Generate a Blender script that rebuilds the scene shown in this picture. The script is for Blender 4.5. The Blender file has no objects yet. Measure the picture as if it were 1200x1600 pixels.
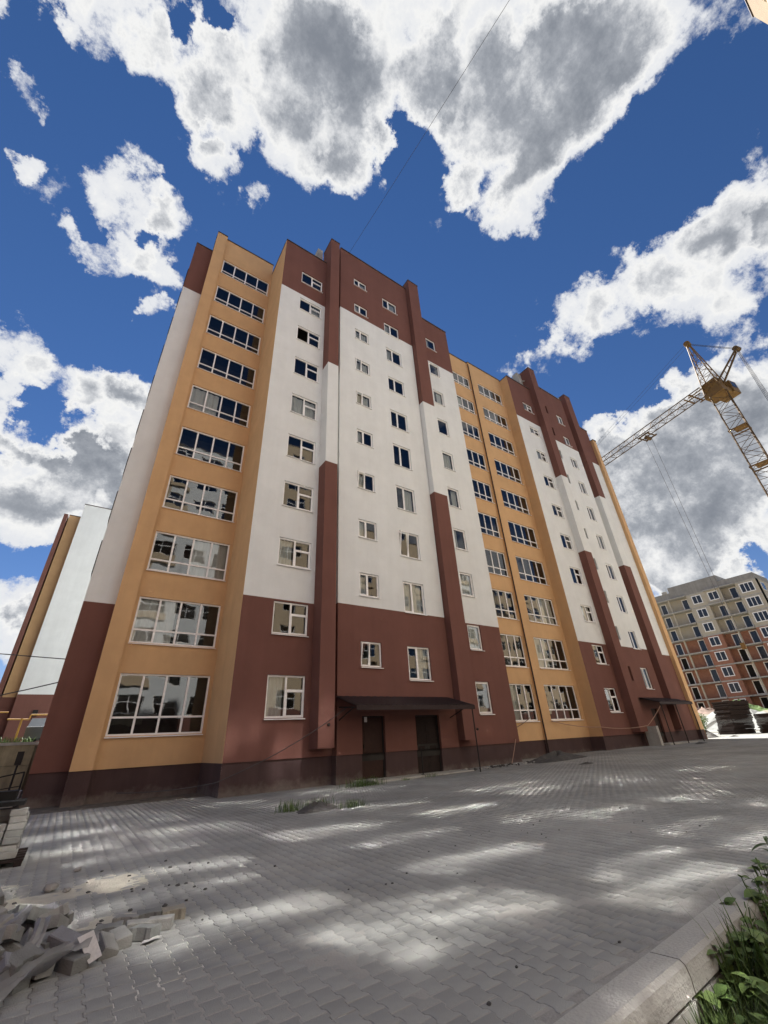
import bpy, math, random
import numpy as np
from mathutils import Vector, Matrix
random.seed(7)
rng = np.random.default_rng(7)
S = bpy.context.scene
COL = S.collection

# ------------------------------------------------------------------ camera
cam = bpy.data.cameras.new('camera'); camo = bpy.data.objects.new('camera', cam); COL.objects.link(camo)
S.camera = camo
cam.sensor_fit = 'VERTICAL'; cam.sensor_height = 36; cam.lens = 640.24/1600*36
cam.clip_start = .05; cam.clip_end = 5000
_p, _y, _r = math.radians(29.106), math.radians(35.284), math.radians(-3.0726)
_f = Vector((math.sin(_y)*math.cos(_p), math.cos(_y)*math.cos(_p), math.sin(_p)))
_rt = Vector((math.cos(_y), -math.sin(_y), 0)); _up = _rt.cross(_f)
_R = _rt*math.cos(_r)+_up*math.sin(_r); _U = -_rt*math.sin(_r)+_up*math.cos(_r)
camo.rotation_euler = Matrix(((_R.x, _U.x, -_f.x), (_R.y, _U.y, -_f.y), (_R.z, _U.z, -_f.z))).to_euler()
camo.location = (0, 0, 1.35)

# ------------------------------------------------------------------ light
SUN_EL, SUN_AZ = math.radians(52), math.radians(20)
SUN_E, SKY_E, EXPO, CLOUD = 5.0, .05, 1.78, .62
L = bpy.data.lights.new('sun', 'SUN'); L.energy = SUN_E; L.angle = math.radians(.55); L.color = (1, .965, .92)
sun = bpy.data.objects.new('sun', L); COL.objects.link(sun)
sd = Vector((math.sin(SUN_AZ)*math.cos(SUN_EL), math.cos(SUN_AZ)*math.cos(SUN_EL), math.sin(SUN_EL)))
sun.rotation_euler = sd.to_track_quat('Z', 'Y').to_euler()
S.view_settings.view_transform = 'Standard'; S.view_settings.look = 'None'
S.view_settings.exposure = EXPO; S.view_settings.gamma = 1
cy = S.cycles
cy.use_denoising = True; cy.use_guiding = True; cy.guiding_training_samples = 96
cy.sample_clamp_indirect = 0; cy.sample_clamp_direct = 0; cy.blur_glossy = 0
cy.max_bounces = 7; cy.transparent_max_bounces = 12

W = bpy.data.worlds.new('World'); S.world = W; W.use_nodes = True
wn, wl = W.node_tree.nodes, W.node_tree.links
def wnode(t, **k):
    n = wn.new(t)
    for a, b in k.items(): setattr(n, a, b)
    return n
def wmath(op, a, b=None, c=None, clamp=False):
    n = wnode('ShaderNodeMath', operation=op); n.use_clamp = clamp
    for i, v in enumerate((a, b, c)):
        if v is None: continue
        if isinstance(v, (int, float)): n.inputs[i].default_value = v
        else: wl.new(v, n.inputs[i])
    return n.outputs[0]
def wrange(v, a, b, c=0., d=1., smooth=True):
    n = wnode('ShaderNodeMapRange'); n.interpolation_type = 'SMOOTHSTEP' if smooth else 'LINEAR'
    wl.new(v, n.inputs[0])
    for i, x in enumerate((a, b, c, d)): n.inputs[i+1].default_value = x
    return n.outputs[0]
sky = wnode('ShaderNodeTexSky', sky_type='NISHITA'); sky.sun_disc = False
sky.sun_elevation = SUN_EL; sky.sun_rotation = SUN_AZ
sky.dust_density = 0.0; sky.air_density = .9; sky.ozone_density = 3.0
hs = wnode('ShaderNodeHueSaturation'); wl.new(sky.outputs[0], hs.inputs['Color'])
hs.inputs['Saturation'].default_value = 1.22; hs.inputs['Value'].default_value = 1.0
tc = wnode('ShaderNodeTexCoord')
DIR = tc.outputs['Generated']
def wnoise(vec, scale, detail, rough, lac=2.1, dim='3D'):
    n = wnode('ShaderNodeTexNoise'); n.noise_dimensions = dim
    wl.new(vec, n.inputs['Vector']); n.inputs['Scale'].default_value = scale
    n.inputs['Detail'].default_value = detail; n.inputs['Roughness'].default_value = rough; n.inputs['Lacunarity'].default_value = lac
    return n
# gentle domain warp so the outlines of the cloud masses come out ragged
w1 = wnoise(DIR, 4.5, 7, .62)
sub = wnode('ShaderNodeVectorMath', operation='SUBTRACT'); wl.new(w1.outputs['Color'], sub.inputs[0]); sub.inputs[1].default_value = (.5, .5, .5)
scl = wnode('ShaderNodeVectorMath', operation='SCALE'); wl.new(sub.outputs[0], scl.inputs[0]); scl.inputs['Scale'].default_value = .26
addv = wnode('ShaderNodeVectorMath', operation='ADD'); wl.new(DIR, addv.inputs[0]); wl.new(scl.outputs[0], addv.inputs[1])
nrm = wnode('ShaderNodeVectorMath', operation='NORMALIZE'); wl.new(addv.outputs[0], nrm.inputs[0])
WD = nrm.outputs[0]
# cloud masses: (azimuth deg from +Y, elevation deg, angular radius deg, weight)
CLOUDS = [
    (-11.9, 32.2, 2.6, -1.50),
    (-6.9, 33.5, 1.7, -0.90),
    (-18.2, 71.6, 1.2, -0.90),
    (-13.4, 74.2, 1.0, -0.80),
    (-6.6, 67.0, 1.0, -0.60),
    (-12.8, 55.3, 1.2, -0.70),
    (-18.3, 52.7, 1.2, -0.60),
    (83.2, 33.9, 1.5, -0.70),
    (67.3, 41.3, 1.5, -0.60),
    (-38.2, 63.8, 3.7, 1.00),
    (-28.1, 68.0, 4.1, 1.00),
    (-15.2, 69.9, 4.0, 1.00),
    (-5.8, 67.8, 3.3, 1.00),
    (-2.0, 64.4, 2.7, 1.00),
    (2.7, 75.6, 6.1, 1.20),
    (20.8, 72.4, 6.4, 1.20),
    (33.1, 69.0, 3.7, 1.00),
    (46.5, 78.0, 6.5, 1.20),
    (58.5, 74.9, 3.1, 0.80),
    (82.3, 72.4, 6.3, 1.20),
    (75.0, 67.4, 6.1, 1.20),
    (72.7, 61.2, 3.6, 1.10),
    (88.7, 65.3, 5.5, 1.10),
    (97.6, 64.4, 5.0, 1.10),
    (61.6, 66.7, 2.1, 0.80),
    (103.7, 62.6, 3.8, 1.00),
    (-33.6, 57.9, 1.8, 1.00),
    (-27.4, 52.0, 1.3, 0.90),
    (-15.1, 56.9, 3.1, 1.00),
    (-14.7, 51.5, 2.9, 1.00),
    (-9.2, 53.0, 2.5, 0.90),
    (-9.7, 58.0, 2.1, 0.90),
    (-6.1, 47.9, 1.3, 0.70),
    (8.3, 62.2, 1.6, 0.60),
    (90.8, 46.7, 3.2, 1.00),
    (84.9, 45.5, 3.8, 1.00),
    (90.7, 40.5, 4.2, 1.00),
    (78.4, 45.4, 3.8, 1.00),
    (70.5, 45.8, 3.5, 1.00),
    (83.1, 40.3, 3.3, 0.90),
    (64.6, 44.7, 2.2, 0.70),
    (60.7, 45.9, 1.7, 0.60),
    (95.1, 43.6, 2.0, 0.90),
    (87.5, 36.6, 2.8, 0.80),
    (74.6, 24.5, 7.7, 1.30),
    (77.2, 18.2, 6.4, 1.30),
    (74.1, 30.4, 5.4, 1.20),
    (82.4, 27.3, 6.3, 1.20),
    (68.2, 21.0, 6.2, 1.20),
    (71.0, 17.1, 3.9, 1.10),
    (69.8, 29.5, 3.9, 1.10),
    (86.4, 30.3, 4.4, 1.10),
    (81.1, 32.6, 3.7, 1.10),
    (76.4, 13.5, 1.5, 0.70),
    (73.4, 13.2, 1.8, 0.70),
    (68.7, 33.3, 2.9, 1.00),
    (67.3, 14.2, 4.0, 0.90),
    (-17.1, 38.0, 3.4, 1.10),
    (-11.2, 37.1, 3.5, 1.00),
    (-5.1, 37.2, 3.8, 1.10),
    (-14.9, 33.2, 2.3, 1.00),
    (-2.5, 40.5, 2.8, 1.00),
    (-10.8, 27.6, 4.6, 1.25),
    (-5.7, 28.1, 4.4, 1.20),
    (-10.8, 22.6, 3.3, 1.10),
    (-9.1, 31.9, 3.2, 1.00),
    (-14.1, 29.9, 2.3, 1.00),
    (-3.9, 31.4, 3.1, 1.10),
    (-0.8, 25.9, 3.6, 1.00),
    (-7.8, 13.8, 2.6, 1.00),
    (-7.6, 10.0, 2.2, 0.90),
    (-5.6, 11.8, 2.1, 0.90),
    (49.1, 69.8, 2.5, -1.20),
    (48.0, 66.4, 1.9, -0.80),
    (-34.3, 61.5, 2.4, -1.00),
    (-27.0, 59.0, 2.9, -0.80),
    (76.9, 36.4, 3.3, -1.00),
    (70.8, 38.3, 3.2, -0.90),
    (96.6, 52.7, 5.3, -1.00),
    (101.5, 53.2, 3.6, -1.00),
    (-7.7, 18.5, 2.3, -1.00),
    (78.6, 14.6, 1.7, -0.90),
    (40.5, 55.4, 7.0, -1.00),
    (-4.2, 43.8, 2.8, -0.60),
    (18.3, 61.7, 3.4, -0.60),
    (5.0, 52.6, 4.3, -0.80),
    (-95.0, 15.4, 11.0, 0.95),
    (108.2, 21.9, 10.1, 1.12),
    (-94.5, 31.8, 8.8, 1.06),
    (-74.4, 21.8, 11.4, 0.95),
    (-136.0, 46.1, 14.7, 1.04),
    (119.2, 43.9, 7.3, 0.99),
    (113.3, 46.0, 13.5, 1.14),
    (143.6, 17.2, 16.7, 1.13),
]
acc = None
for az, el, rad, wt in CLOUDS:
    az, el, rad = math.radians(az), math.radians(el), math.radians(rad)
    c = (math.sin(az)*math.cos(el), math.cos(az)*math.cos(el), math.sin(el))
    d = wnode('ShaderNodeVectorMath', operation='DOT_PRODUCT'); wl.new(WD, d.inputs[0]); d.inputs[1].default_value = c
    m = wrange(d.outputs['Value'], math.cos(rad*1.3), math.cos(rad*.15), 0, wt)
    acc = m if acc is None else wmath('ADD' if wt < 0 else 'MAXIMUM' if False else 'ADD', acc, m)
accR = wmath('MAXIMUM', acc, -1)
acc = wmath('MINIMUM', accR, 1.9)
fb = wnoise(DIR, 8.0, 12, .63, 2.15).outputs['Fac']
fb2 = wnoise(DIR, 26, 12, .72, 2.2).outputs['Fac']
turb = wmath('ADD', wmath('MULTIPLY', wmath('SUBTRACT', fb, .5), 3.5), wmath('MULTIPLY', wmath('SUBTRACT', fb2, .5), 1.05))
dens = wmath('ADD', acc, turb)
alpha = wrange(dens, .40, .98)
# thickness seen from below: broad body of the mass, broken up by billows
body = wrange(accR, .55, 3.3, smooth=False)
bil = wnoise(WD, 3.2, 4, .48, 2.2).outputs['Fac']
bil2 = wnoise(DIR, 11, 6, .55, 2.2).outputs['Fac']
coreN = wmath('ADD', wmath('MULTIPLY', body, 1.8), wmath('MULTIPLY', wmath('SUBTRACT', bil, .5), 1.7))
coreN = wmath('ADD', coreN, wmath('MULTIPLY', wmath('SUBTRACT', bil2, .5), .34))
coreN = wmath('MULTIPLY', wmath('ADD', coreN, .05, clamp=True), wrange(dens, .7, 2.6), clamp=True)
cr = wnode('ShaderNodeValToRGB'); wl.new(coreN, cr.inputs[0])
e = cr.color_ramp.elements
e[0].position = 0; e[0].color = (.86, .88, .92, 1)
e[1].position = 1; e[1].color = (.25, .275, .32, 1)
for pos, colr in ((.12, (1.0, 1.0, .99, 1)), (.34, (.76, .775, .80, 1)), (.66, (.42, .445, .49, 1))):
    x = e.new(pos); x.color = colr
skyc = wnode('ShaderNodeVectorMath', operation='SCALE'); tint = wnode('ShaderNodeVectorMath', operation='MULTIPLY'); wl.new(hs.outputs[0], tint.inputs[0]); tint.inputs[1].default_value = (1.0, .81, .86)
wl.new(tint.outputs[0], skyc.inputs[0]); skyc.inputs['Scale'].default_value = SKY_E*.66
cldc = wnode('ShaderNodeVectorMath', operation='SCALE'); wl.new(cr.outputs[0], cldc.inputs[0]); cldc.inputs['Scale'].default_value = .43*CLOUD
mix = wnode('ShaderNodeMix', data_type='RGBA'); wl.new(alpha, mix.inputs[0]); wl.new(skyc.outputs[0], mix.inputs[6]); wl.new(cldc.outputs[0], mix.inputs[7])
# the background runs at SKY_E: colours are divided by it so that the strength stays in the daylight range
inv = wnode('ShaderNodeVectorMath', operation='SCALE'); wl.new(mix.outputs[2], inv.inputs[0]); inv.inputs['Scale'].default_value = 1/SKY_E
bg = wn['Background']; wl.new(inv.outputs[0], bg.inputs[0]); bg.inputs[1].default_value = SKY_E
W.cycles.sampling_method = 'MANUAL'; W.cycles.sample_map_resolution = 512

# ------------------------------------------------------------------ helpers
class MB:
    """collects faces, each with a material slot"""
    def __init__(s): s.v, s.f, s.m = [], [], []
    def quad(s, a, b, c, d, m=0):
        n = len(s.v); s.v += [tuple(a), tuple(b), tuple(c), tuple(d)]; s.f.append((n, n+1, n+2, n+3)); s.m.append(m); return s
    def poly(s, pts, m=0):
        n = len(s.v); s.v += [tuple(p) for p in pts]; s.f.append(tuple(range(n, n+len(pts)))); s.m.append(m); return s
    def box(s, a, b, m=0):
        (x0, y0, z0), (x1, y1, z1) = a, b
        n = len(s.v)
        s.v += [(x0, y0, z0), (x1, y0, z0), (x1, y1, z0), (x0, y1, z0), (x0, y0, z1), (x1, y0, z1), (x1, y1, z1), (x0, y1, z1)]
        s.f += [tuple(n+i for i in q) for q in ((0, 3, 2, 1), (4, 5, 6, 7), (0, 1, 5, 4), (1, 2, 6, 5), (2, 3, 7, 6), (3, 0, 4, 7))]
        s.m += [m]*6; return s
    def bar(s, p, q, r, m=0, n=4):
        p, q = Vector(p), Vector(q); d = (q-p).normalized()
        a = d.orthogonal().normalized() if abs(d.z) > .99 else Vector((0, 0, 1)).cross(d).normalized()
        b = d.cross(a); k = len(s.v); off = math.pi/4 if n == 4 else 0
        for c in (p, q):
            for i in range(n):
                t = off+2*math.pi*i/n; s.v.append(tuple(c+(a*math.cos(t)+b*math.sin(t))*r))
        for i in range(n): s.f.append((k+i, k+(i+1) % n, k+n+(i+1) % n, k+n+i)); s.m.append(m)
        s.f += [tuple(k+n-1-i for i in range(n)), tuple(k+n+i for i in range(n))]; s.m += [m, m]; return s
    def tube(s, pts, r, m=0, n=6):
        for a, b in zip(pts, pts[1:]): s.bar(a, b, r, m, n)
        return s
    def mesh(s, name, mats):
        me = bpy.data.meshes.new(name); me.from_pydata(s.v, [], s.f); 
        for m in mats if isinstance(mats, (list, tuple)) else [mats]: me.materials.append(m)
        me.polygons.foreach_set('material_index', s.m); me.update(); return me
    def build(s, name, mats, parent=None, loc=(0, 0, 0), smooth=False, **props):
        me = s.mesh(name, mats)
        if smooth: me.polygons.foreach_set('use_smooth', [True]*len(me.polygons))
        return link(name, me, parent, loc, **props)
def link(name, me, parent=None, loc=(0, 0, 0), **props):
    o = bpy.data.objects.new(name, me); COL.objects.link(o); o.location = loc
    if parent is not None: o.parent = parent
    for k, v in props.items(): o[k] = v
    return o
def thing(name, label, category, loc=(0, 0, 0), rz=0, group=None):
    o = bpy.data.objects.new(name, None); COL.objects.link(o); o.location = loc; o.rotation_euler = (0, 0, rz); o.empty_display_size = .2
    o['label'] = label; o['category'] = category
    if group: o['group'] = group
    return o
def tag(o, label, category, group=None):
    o['label'] = label; o['category'] = category
    if group: o['group'] = group
    return o
def arr_obj(name, V, F, mats, parent=None, mi=None, **props):
    me = bpy.data.meshes.new(name); me.from_pydata(np.asarray(V).tolist(), [], F if isinstance(F, list) else F.tolist())
    for m in mats if isinstance(mats, (list, tuple)) else [mats]: me.materials.append(m)
    if mi is not None: me.polygons.foreach_set('material_index', mi)
    return link(name, me, parent, **props)

def mat(name, col, rough=.85, noise=.0, nscale=4., bump=0., bscale=60., metal=0., spec=.3, col2=None, stain=0., stretch=(1, 1, 1), island=0., trans=0.):
    M = bpy.data.materials.new(name); M.use_nodes = True
    N, K = M.node_tree.nodes, M.node_tree.links
    b = N['Principled BSDF']; b.inputs['Base Color'].default_value = (*col, 1); b.inputs['Roughness'].default_value = rough
    b.inputs['Metallic'].default_value = metal; b.inputs['Specular IOR Level'].default_value = spec
    tcn = N.new('ShaderNodeTexCoord'); mp = N.new('ShaderNodeMapping'); K.new(tcn.outputs['Object'], mp.inputs[0]); mp.inputs['Scale'].default_value = stretch
    cur = None
    if noise or col2:
        t = N.new('ShaderNodeTexNoise'); K.new(mp.outputs[0], t.inputs[0]); t.inputs['Scale'].default_value = nscale; t.inputs['Detail'].default_value = 7; t.inputs['Roughness'].default_value = .62
        r = N.new('ShaderNodeValToRGB'); K.new(t.outputs['Fac'], r.inputs[0]); r.color_ramp.elements[0].position = .32; r.color_ramp.elements[1].position = .68
        c2 = col2 or tuple(min(1, c*(1+noise)) for c in col); c1 = col if col2 else tuple(c*(1-noise) for c in col)
        r.color_ramp.elements[0].color = (*c1, 1); r.color_ramp.elements[1].color = (*c2, 1); cur = r.outputs[0]
    if stain:
        t = N.new('ShaderNodeTexNoise'); m2 = N.new('ShaderNodeMapping'); K.new(tcn.outputs['Object'], m2.inputs[0]); m2.inputs['Scale'].default_value = (2.2, 2.2, .16)
        K.new(m2.outputs[0], t.inputs[0]); t.inputs['Scale'].default_value = 1.; t.inputs['Detail'].default_value = 6; t.inputs['Roughness'].default_value = .65
        r = N.new('ShaderNodeMapRange'); K.new(t.outputs['Fac'], r.inputs[0]); r.inputs[1].default_value = .35; r.inputs[2].default_value = .7; r.inputs[3].default_value = 1; r.inputs[4].default_value = 1-stain
        v = N.new('ShaderNodeVectorMath'); v.operation = 'SCALE'; K.new(r.outputs[0], v.inputs['Scale'])
        if cur: K.new(cur, v.inputs[0])
        else: v.inputs[0].default_value = col
        cur = v.outputs[0]
    if island:
        g = N.new('ShaderNodeNewGeometry'); r = N.new('ShaderNodeMapRange'); K.new(g.outputs['Random Per Island'], r.inputs[0]); r.inputs[3].default_value = 1-island; r.inputs[4].default_value = 1+island
        v = N.new('ShaderNodeVectorMath'); v.operation = 'SCALE'; K.new(r.outputs[0], v.inputs['Scale'])
        if cur: K.new(cur, v.inputs[0])
        else: v.inputs[0].default_value = col
        cur = v.outputs[0]
    if cur: K.new(cur, b.inputs['Base Color'])
    if bump:
        t = N.new('ShaderNodeTexNoise'); K.new(mp.outputs[0], t.inputs[0]); t.inputs['Scale'].default_value = bscale; t.inputs['Detail'].default_value = 5
        u = N.new('ShaderNodeBump'); u.inputs['Strength'].default_value = bump; u.inputs['Distance'].default_value = .01
        K.new(t.outputs['Fac'], u.inputs['Height']); K.new(u.outputs[0], b.inputs['Normal'])
    return M
def glass(name, tint=(.85, .9, .9), refl=.07, ior=1.55, rough=0.0):
    M = bpy.data.materials.new(name); M.use_nodes = True; N, K = M.node_tree.nodes, M.node_tree.links
    N.remove(N['Principled BSDF']); out = N['Material Output']
    fr = N.new('ShaderNodeFresnel'); fr.inputs[0].default_value = ior
    ad = N.new('ShaderNodeMath'); ad.operation = 'MULTIPLY_ADD'; ad.use_clamp = True; K.new(fr.outputs[0], ad.inputs[0]); ad.inputs[1].default_value = 1.45; ad.inputs[2].default_value = refl
    g = N.new('ShaderNodeBsdfGlossy'); g.inputs['Roughness'].default_value = rough
    t = N.new('ShaderNodeBsdfTransparent'); t.inputs[0].default_value = (*tint, 1)
    m = N.new('ShaderNodeMixShader'); K.new(ad.outputs[0], m.inputs[0]); K.new(t.outputs[0], m.inputs[1]); K.new(g.outputs[0], m.inputs[2]); K.new(m.outputs[0], out.inputs[0])
    tcn = N.new('ShaderNodeTexCoord'); tx = N.new('ShaderNodeTexNoise'); K.new(tcn.outputs['Object'], tx.inputs[0]); tx.inputs['Scale'].default_value = 1.3; tx.inputs['Detail'].default_value = 1
    bu = N.new('ShaderNodeBump'); bu.inputs['Strength'].default_value = .25; bu.inputs['Distance'].default_value = .012; K.new(tx.outputs['Fac'], bu.inputs['Height']); K.new(bu.outputs[0], g.inputs['Normal'])
    return M
M_white = mat('white_plaster', (.715, .74, .735), .9, .045, .9, .7, 60, stain=.05)
M_brown = mat('brown_plaster', (.168, .076, .060), .9, .06, .8, .5, 90, stain=.10)
M_yellow = mat('ochre_plaster', (.60, .385, .20), .9, .06, .9, .7, 60, stain=.06)
M_pale = mat('pale_ochre_plaster', (.55, .44, .30), .9, .05, .8, .5, 90, stain=.1)
M_tan = mat('dimmed_tan_plaster', (.23, .165, .095), .9, .1, .8, .5, 90, stain=.1)  # ochre darkened in the colour to dim the sunlit corner bay
M_plinth = mat('dark_plinth_plaster', (.075, .046, .045), .85, .12, 1.2, .6, 70, stain=.2)
def splash(M, ztop, col):
    # dirt splashed up from the ground, with a ragged upper limit
    N, K = M.node_tree.nodes, M.node_tree.links; b = N['Principled BSDF']; src = b.inputs['Base Color'].links[0].from_socket
    t = N.new('ShaderNodeTexCoord'); sp = N.new('ShaderNodeSeparateXYZ'); K.new(t.outputs['Object'], sp.inputs[0])
    n = N.new('ShaderNodeTexNoise'); K.new(t.outputs['Object'], n.inputs[0]); n.inputs['Scale'].default_value = 2.5; n.inputs['Detail'].default_value = 8; n.inputs['Roughness'].default_value = .7
    a = N.new('ShaderNodeMath'); a.operation = 'MULTIPLY_ADD'; K.new(n.outputs['Fac'], a.inputs[0]); a.inputs[1].default_value = -.9; K.new(sp.outputs['Z'], a.inputs[2])
    r = N.new('ShaderNodeMapRange'); K.new(a.outputs[0], r.inputs[0]); r.inputs[1].default_value = ztop-.45; r.inputs[2].default_value = ztop-.75; r.inputs[4].default_value = .55
    m = N.new('ShaderNodeMix'); m.data_type = 'RGBA'; K.new(r.outputs[0], m.inputs[0]); K.new(src, m.inputs[6]); m.inputs[7].default_value = (*col, 1); K.new(m.outputs[2], b.inputs['Base Color'])
splash(M_plinth, .32, (.20, .18, .155))
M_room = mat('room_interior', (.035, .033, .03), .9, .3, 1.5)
M_cap = mat('parapet_metal', (.10, .085, .08), .5, .1, 3, metal=.5)
M_roof = mat('roof_felt', (.06, .06, .06), .95, .2, 2)
M_pvc = mat('white_plastic_frame', (.86, .86, .85), .4, .03, 3, spec=.5)
M_glass = glass('window_glass', refl=.02)
M_curt = mat('light_curtain', (.55, .54, .52), .9, .1, 8, stretch=(8, 8, .4))
M_mirror = glass('reflecting_glass', (.5, .55, .6), .31, 1.5, .05)
M_steel = mat('dark_steel', (.02, .018, .018), .6, .2, 8, metal=.2)
M_conc = mat('concrete', (.42, .41, .38), .9, .14, 2.5, .6, 40, stain=.25)
M_concd = mat('old_concrete', (.26, .25, .23), .92, .25, 3, .7, 30)
M_door = mat('brown_steel_door', (.034, .015, .011), .65, .15, 5, spec=.25)
M_wood = mat('dark_timber', (.022, .014, .012), .85, .35, 6, .5, 30, stretch=(1, 8, 8))
M_sheet = mat('roof_sheet_brown', (.03, .018, .018), .65, .1, 4, metal=.2)
M_cable = mat('cable', (.06, .055, .055), .7)
M_cablel = mat('pale_cable', (.35, .22, .16), .7)
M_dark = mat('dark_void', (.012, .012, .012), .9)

# ------------------------------------------------------------------ ground
def gz(x): return .0075*max(0., x-5.)
def kerb_y(x): return 2.09+.064*(x-2.49)
def ground_sheet(name, xs, ys, zf, m, **k):
    V = [(x, y, zf(x, y)) for y in ys for x in xs]; nx = len(xs)
    F = [(j*nx+i, j*nx+i+1, (j+1)*nx+i+1, (j+1)*nx+i) for j in range(len(ys)-1) for i in range(nx-1)]
    return arr_obj(name, V, F, m, **k)
M_soil = mat('dry_earth', (.13, .115, .085), .95, .4, .35, .8, 9, col2=(.24, .22, .17))
xs = list(np.r_[-1500, -600, -200, -80, np.arange(-40, 160, 8), 220, 600, 1500]); ys = list(np.r_[-1500, -500, -150, np.arange(-60, 140, 8), 200, 600, 1500])
def far_z(x, y):
    z = -.62
    z += 3.3*min(1, max(0, (x-62)/26))*min(1, max(0, (y+20)/20))
    return z
ground_sheet('ground', xs, ys, far_z, M_soil, kind='structure')
# raised courtyard slab under the paving
M_bed = mat('paving_sand_bed', (.06, .056, .05), .95, .3, 3, .5, 40, col2=(.17, .155, .125))
b = MB(); X0, X1 = -14, 62
cols = np.arange(X0, X1+1, 4.)
for a, c in zip(cols, cols[1:]):
    b.quad((a, kerb_y(a)+.02, gz(a)-.009), (c, kerb_y(c)+.02, gz(c)-.009), (c, 29.2, gz(c)-.009), (a, 29.2, gz(a)-.009))
b.quad((X1, kerb_y(X1), -1), (X1, 29.2, -1), (X1, 29.2, gz(X1)-.022), (X1, kerb_y(X1)+.02, gz(X1)-.022))
b.quad((X0, 29.2, -1), (X0, kerb_y(X0), -1), (X0, kerb_y(X0)+.02, gz(X0)-.022), (X0, 29.2, gz(X0)-.022))
b.build('courtyard_bed', M_bed, kind='structure')

# pavers: interlocking double-T blocks laid with their long side along Y
def paver_mat():
    M = mat('grey_paver', (.31, .315, .297), .9, .16, 1.1, .8, 120, island=.06)
    N, K = M.node_tree.nodes, M.node_tree.links
    b = N['Principled BSDF']; src = b.inputs['Base Color'].links[0].from_socket
    # pale dust trodden over the blocks, in drifts of its own shape
    tcn = N.new('ShaderNodeTexCoord'); t = N.new('ShaderNodeTexNoise'); K.new(tcn.outputs['Object'], t.inputs[0]); t.inputs['Scale'].default_value = .5; t.inputs['Detail'].default_value = 10; t.inputs['Roughness'].default_value = .7
    r = N.new('ShaderNodeMapRange'); K.new(t.outputs['Fac'], r.inputs[0]); r.inputs[1].default_value = .50; r.inputs[2].default_value = .72; r.inputs[4].default_value = .42
    mx = N.new('ShaderNodeMix'); mx.data_type = 'RGBA'; K.new(r.outputs[0], mx.inputs[0]); K.new(src, mx.inputs[6]); mx.inputs[7].default_value = (.42, .40, .345, 1)
    t2 = N.new('ShaderNodeTexNoise'); K.new(tcn.outputs['Object'], t2.inputs[0]); t2.inputs['Scale'].default_value = .16; t2.inputs['Detail'].default_value = 4
    r2 = N.new('ShaderNodeMapRange'); K.new(t2.outputs['Fac'], r2.inputs[0]); r2.inputs[1].default_value = .35; r2.inputs[2].default_value = .65; r2.inputs[3].default_value = .78; r2.inputs[4].default_value = 1.1
    v = N.new('ShaderNodeVectorMath'); v.operation = 'SCALE'; K.new(mx.outputs[2], v.inputs[0]); K.new(r2.outputs[0], v.inputs['Scale'])
    K.new(v.outputs[0], b.inputs['Base Color']); return M
M_paver = paver_mat()
PL, PP = .172, .142
def outline(g=.003):
    a, c = PP/2+.0095-g, PP/2-.0095-g; h = PL/2-g
    return np.array([(-a, -h), (a, -h), (a, -.052), (c, -.031), (c, .031), (a, .052), (a, h), (-a, h), (-a, .052), (-c, .031), (-c, -.031), (-a, -.052)])
def paver_mesh(bevel=True):
    o = outline(); n = 12
    V = [(x, y, -.05) for x, y in o]
    if bevel:
        V += [(x, y, -.0028) for x, y in o]; s = outline(.0062); V += [(x, y, 0) for x, y in s]
        F = [(i, (i+1) % n, n+(i+1) % n, n+i) for i in range(n)]+[(n+i, n+(i+1) % n, 2*n+(i+1) % n, 2*n+i) for i in range(n)]
        t = 2*n
    else:
        V += [(x, y, 0) for x, y in o]; F = [(i, (i+1) % n, n+(i+1) % n, n+i) for i in range(n)]; t = n
    F += [(t+0, t+1, t+2, t+11), (t+11, t+2, t+3, t+10), (t+10, t+3, t+4, t+9), (t+9, t+4, t+5, t+8), (t+8, t+5, t+6, t+7)]
    return np.array(V), F
spots = []
nxp = int((58+6)/PP)
for i in range(nxp):
    x = -6+i*PP; y0 = kerb_y(x)+.19
    j0 = math.ceil((y0-(i % 2)*PL/2)/PL)
    ymax = 17.2 if x > -.9 else 19.6
    if x > 40.6: ymax = 24
    j = j0
    while j*PL+(i % 2)*PL/2 < ymax:
        y = j*PL+(i % 2)*PL/2
        spots.append((x, y)); j += 1
spots = np.array(spots)
d = np.hypot(spots[:, 0], spots[:, 1])
ang = np.degrees(np.arctan2(spots[:, 0], spots[:, 1]))
inview = (ang > -14) & (ang < 76)
key = np.where(inview, d, 1e3+d)
order = np.argsort(key)
zz_ = np.array([gz(x) for x in spots[:, 0]])+rng.normal(0, .0007, len(spots))
tilt = rng.normal(0, .0035, (len(spots), 2))
pav = thing('paving', 'grey interlocking double T concrete paving filling the courtyard', 'paving'); del pav['label']; del pav['category']; pav['kind'] = 'structure'
Vb, Fb = paver_mesh(True); me0 = bpy.data.meshes.new('paver'); me0.from_pydata(Vb.tolist(), [], Fb); me0.materials.append(M_paver)
# shades differ from block to block
M_pavs = [M_paver]+[None]*3
def tinted(k):
    m = M_paver.copy(); m.name = 'grey_paver_shade'
    for n in m.node_tree.nodes:
        if n.type == 'MAP_RANGE' and n.inputs[0].links and n.inputs[0].links[0].from_node.type == 'NEW_GEOMETRY':
            n.inputs[3].default_value = k-.02; n.inputs[4].default_value = k+.02
    return m
meshes = []
for k in (.94, .97, 1., 1.03, 1.06):
    mm = me0.copy(); mm.materials.clear(); mm.materials.append(tinted(k)); meshes.append(mm)
for q in order[:300]:
    o = link('paver', meshes[rng.integers(5)], pav, (spots[q, 0], spots[q, 1], zz_[q])); o.rotation_euler = (tilt[q, 0], tilt[q, 1], rng.normal(0, .004))
    if .82 < spots[q, 0]+.18*(spots[q, 1]-4) < 1.32 and 3.1 < spots[q, 1] < 4.7: o.scale = (.93, .955, 1)
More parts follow.
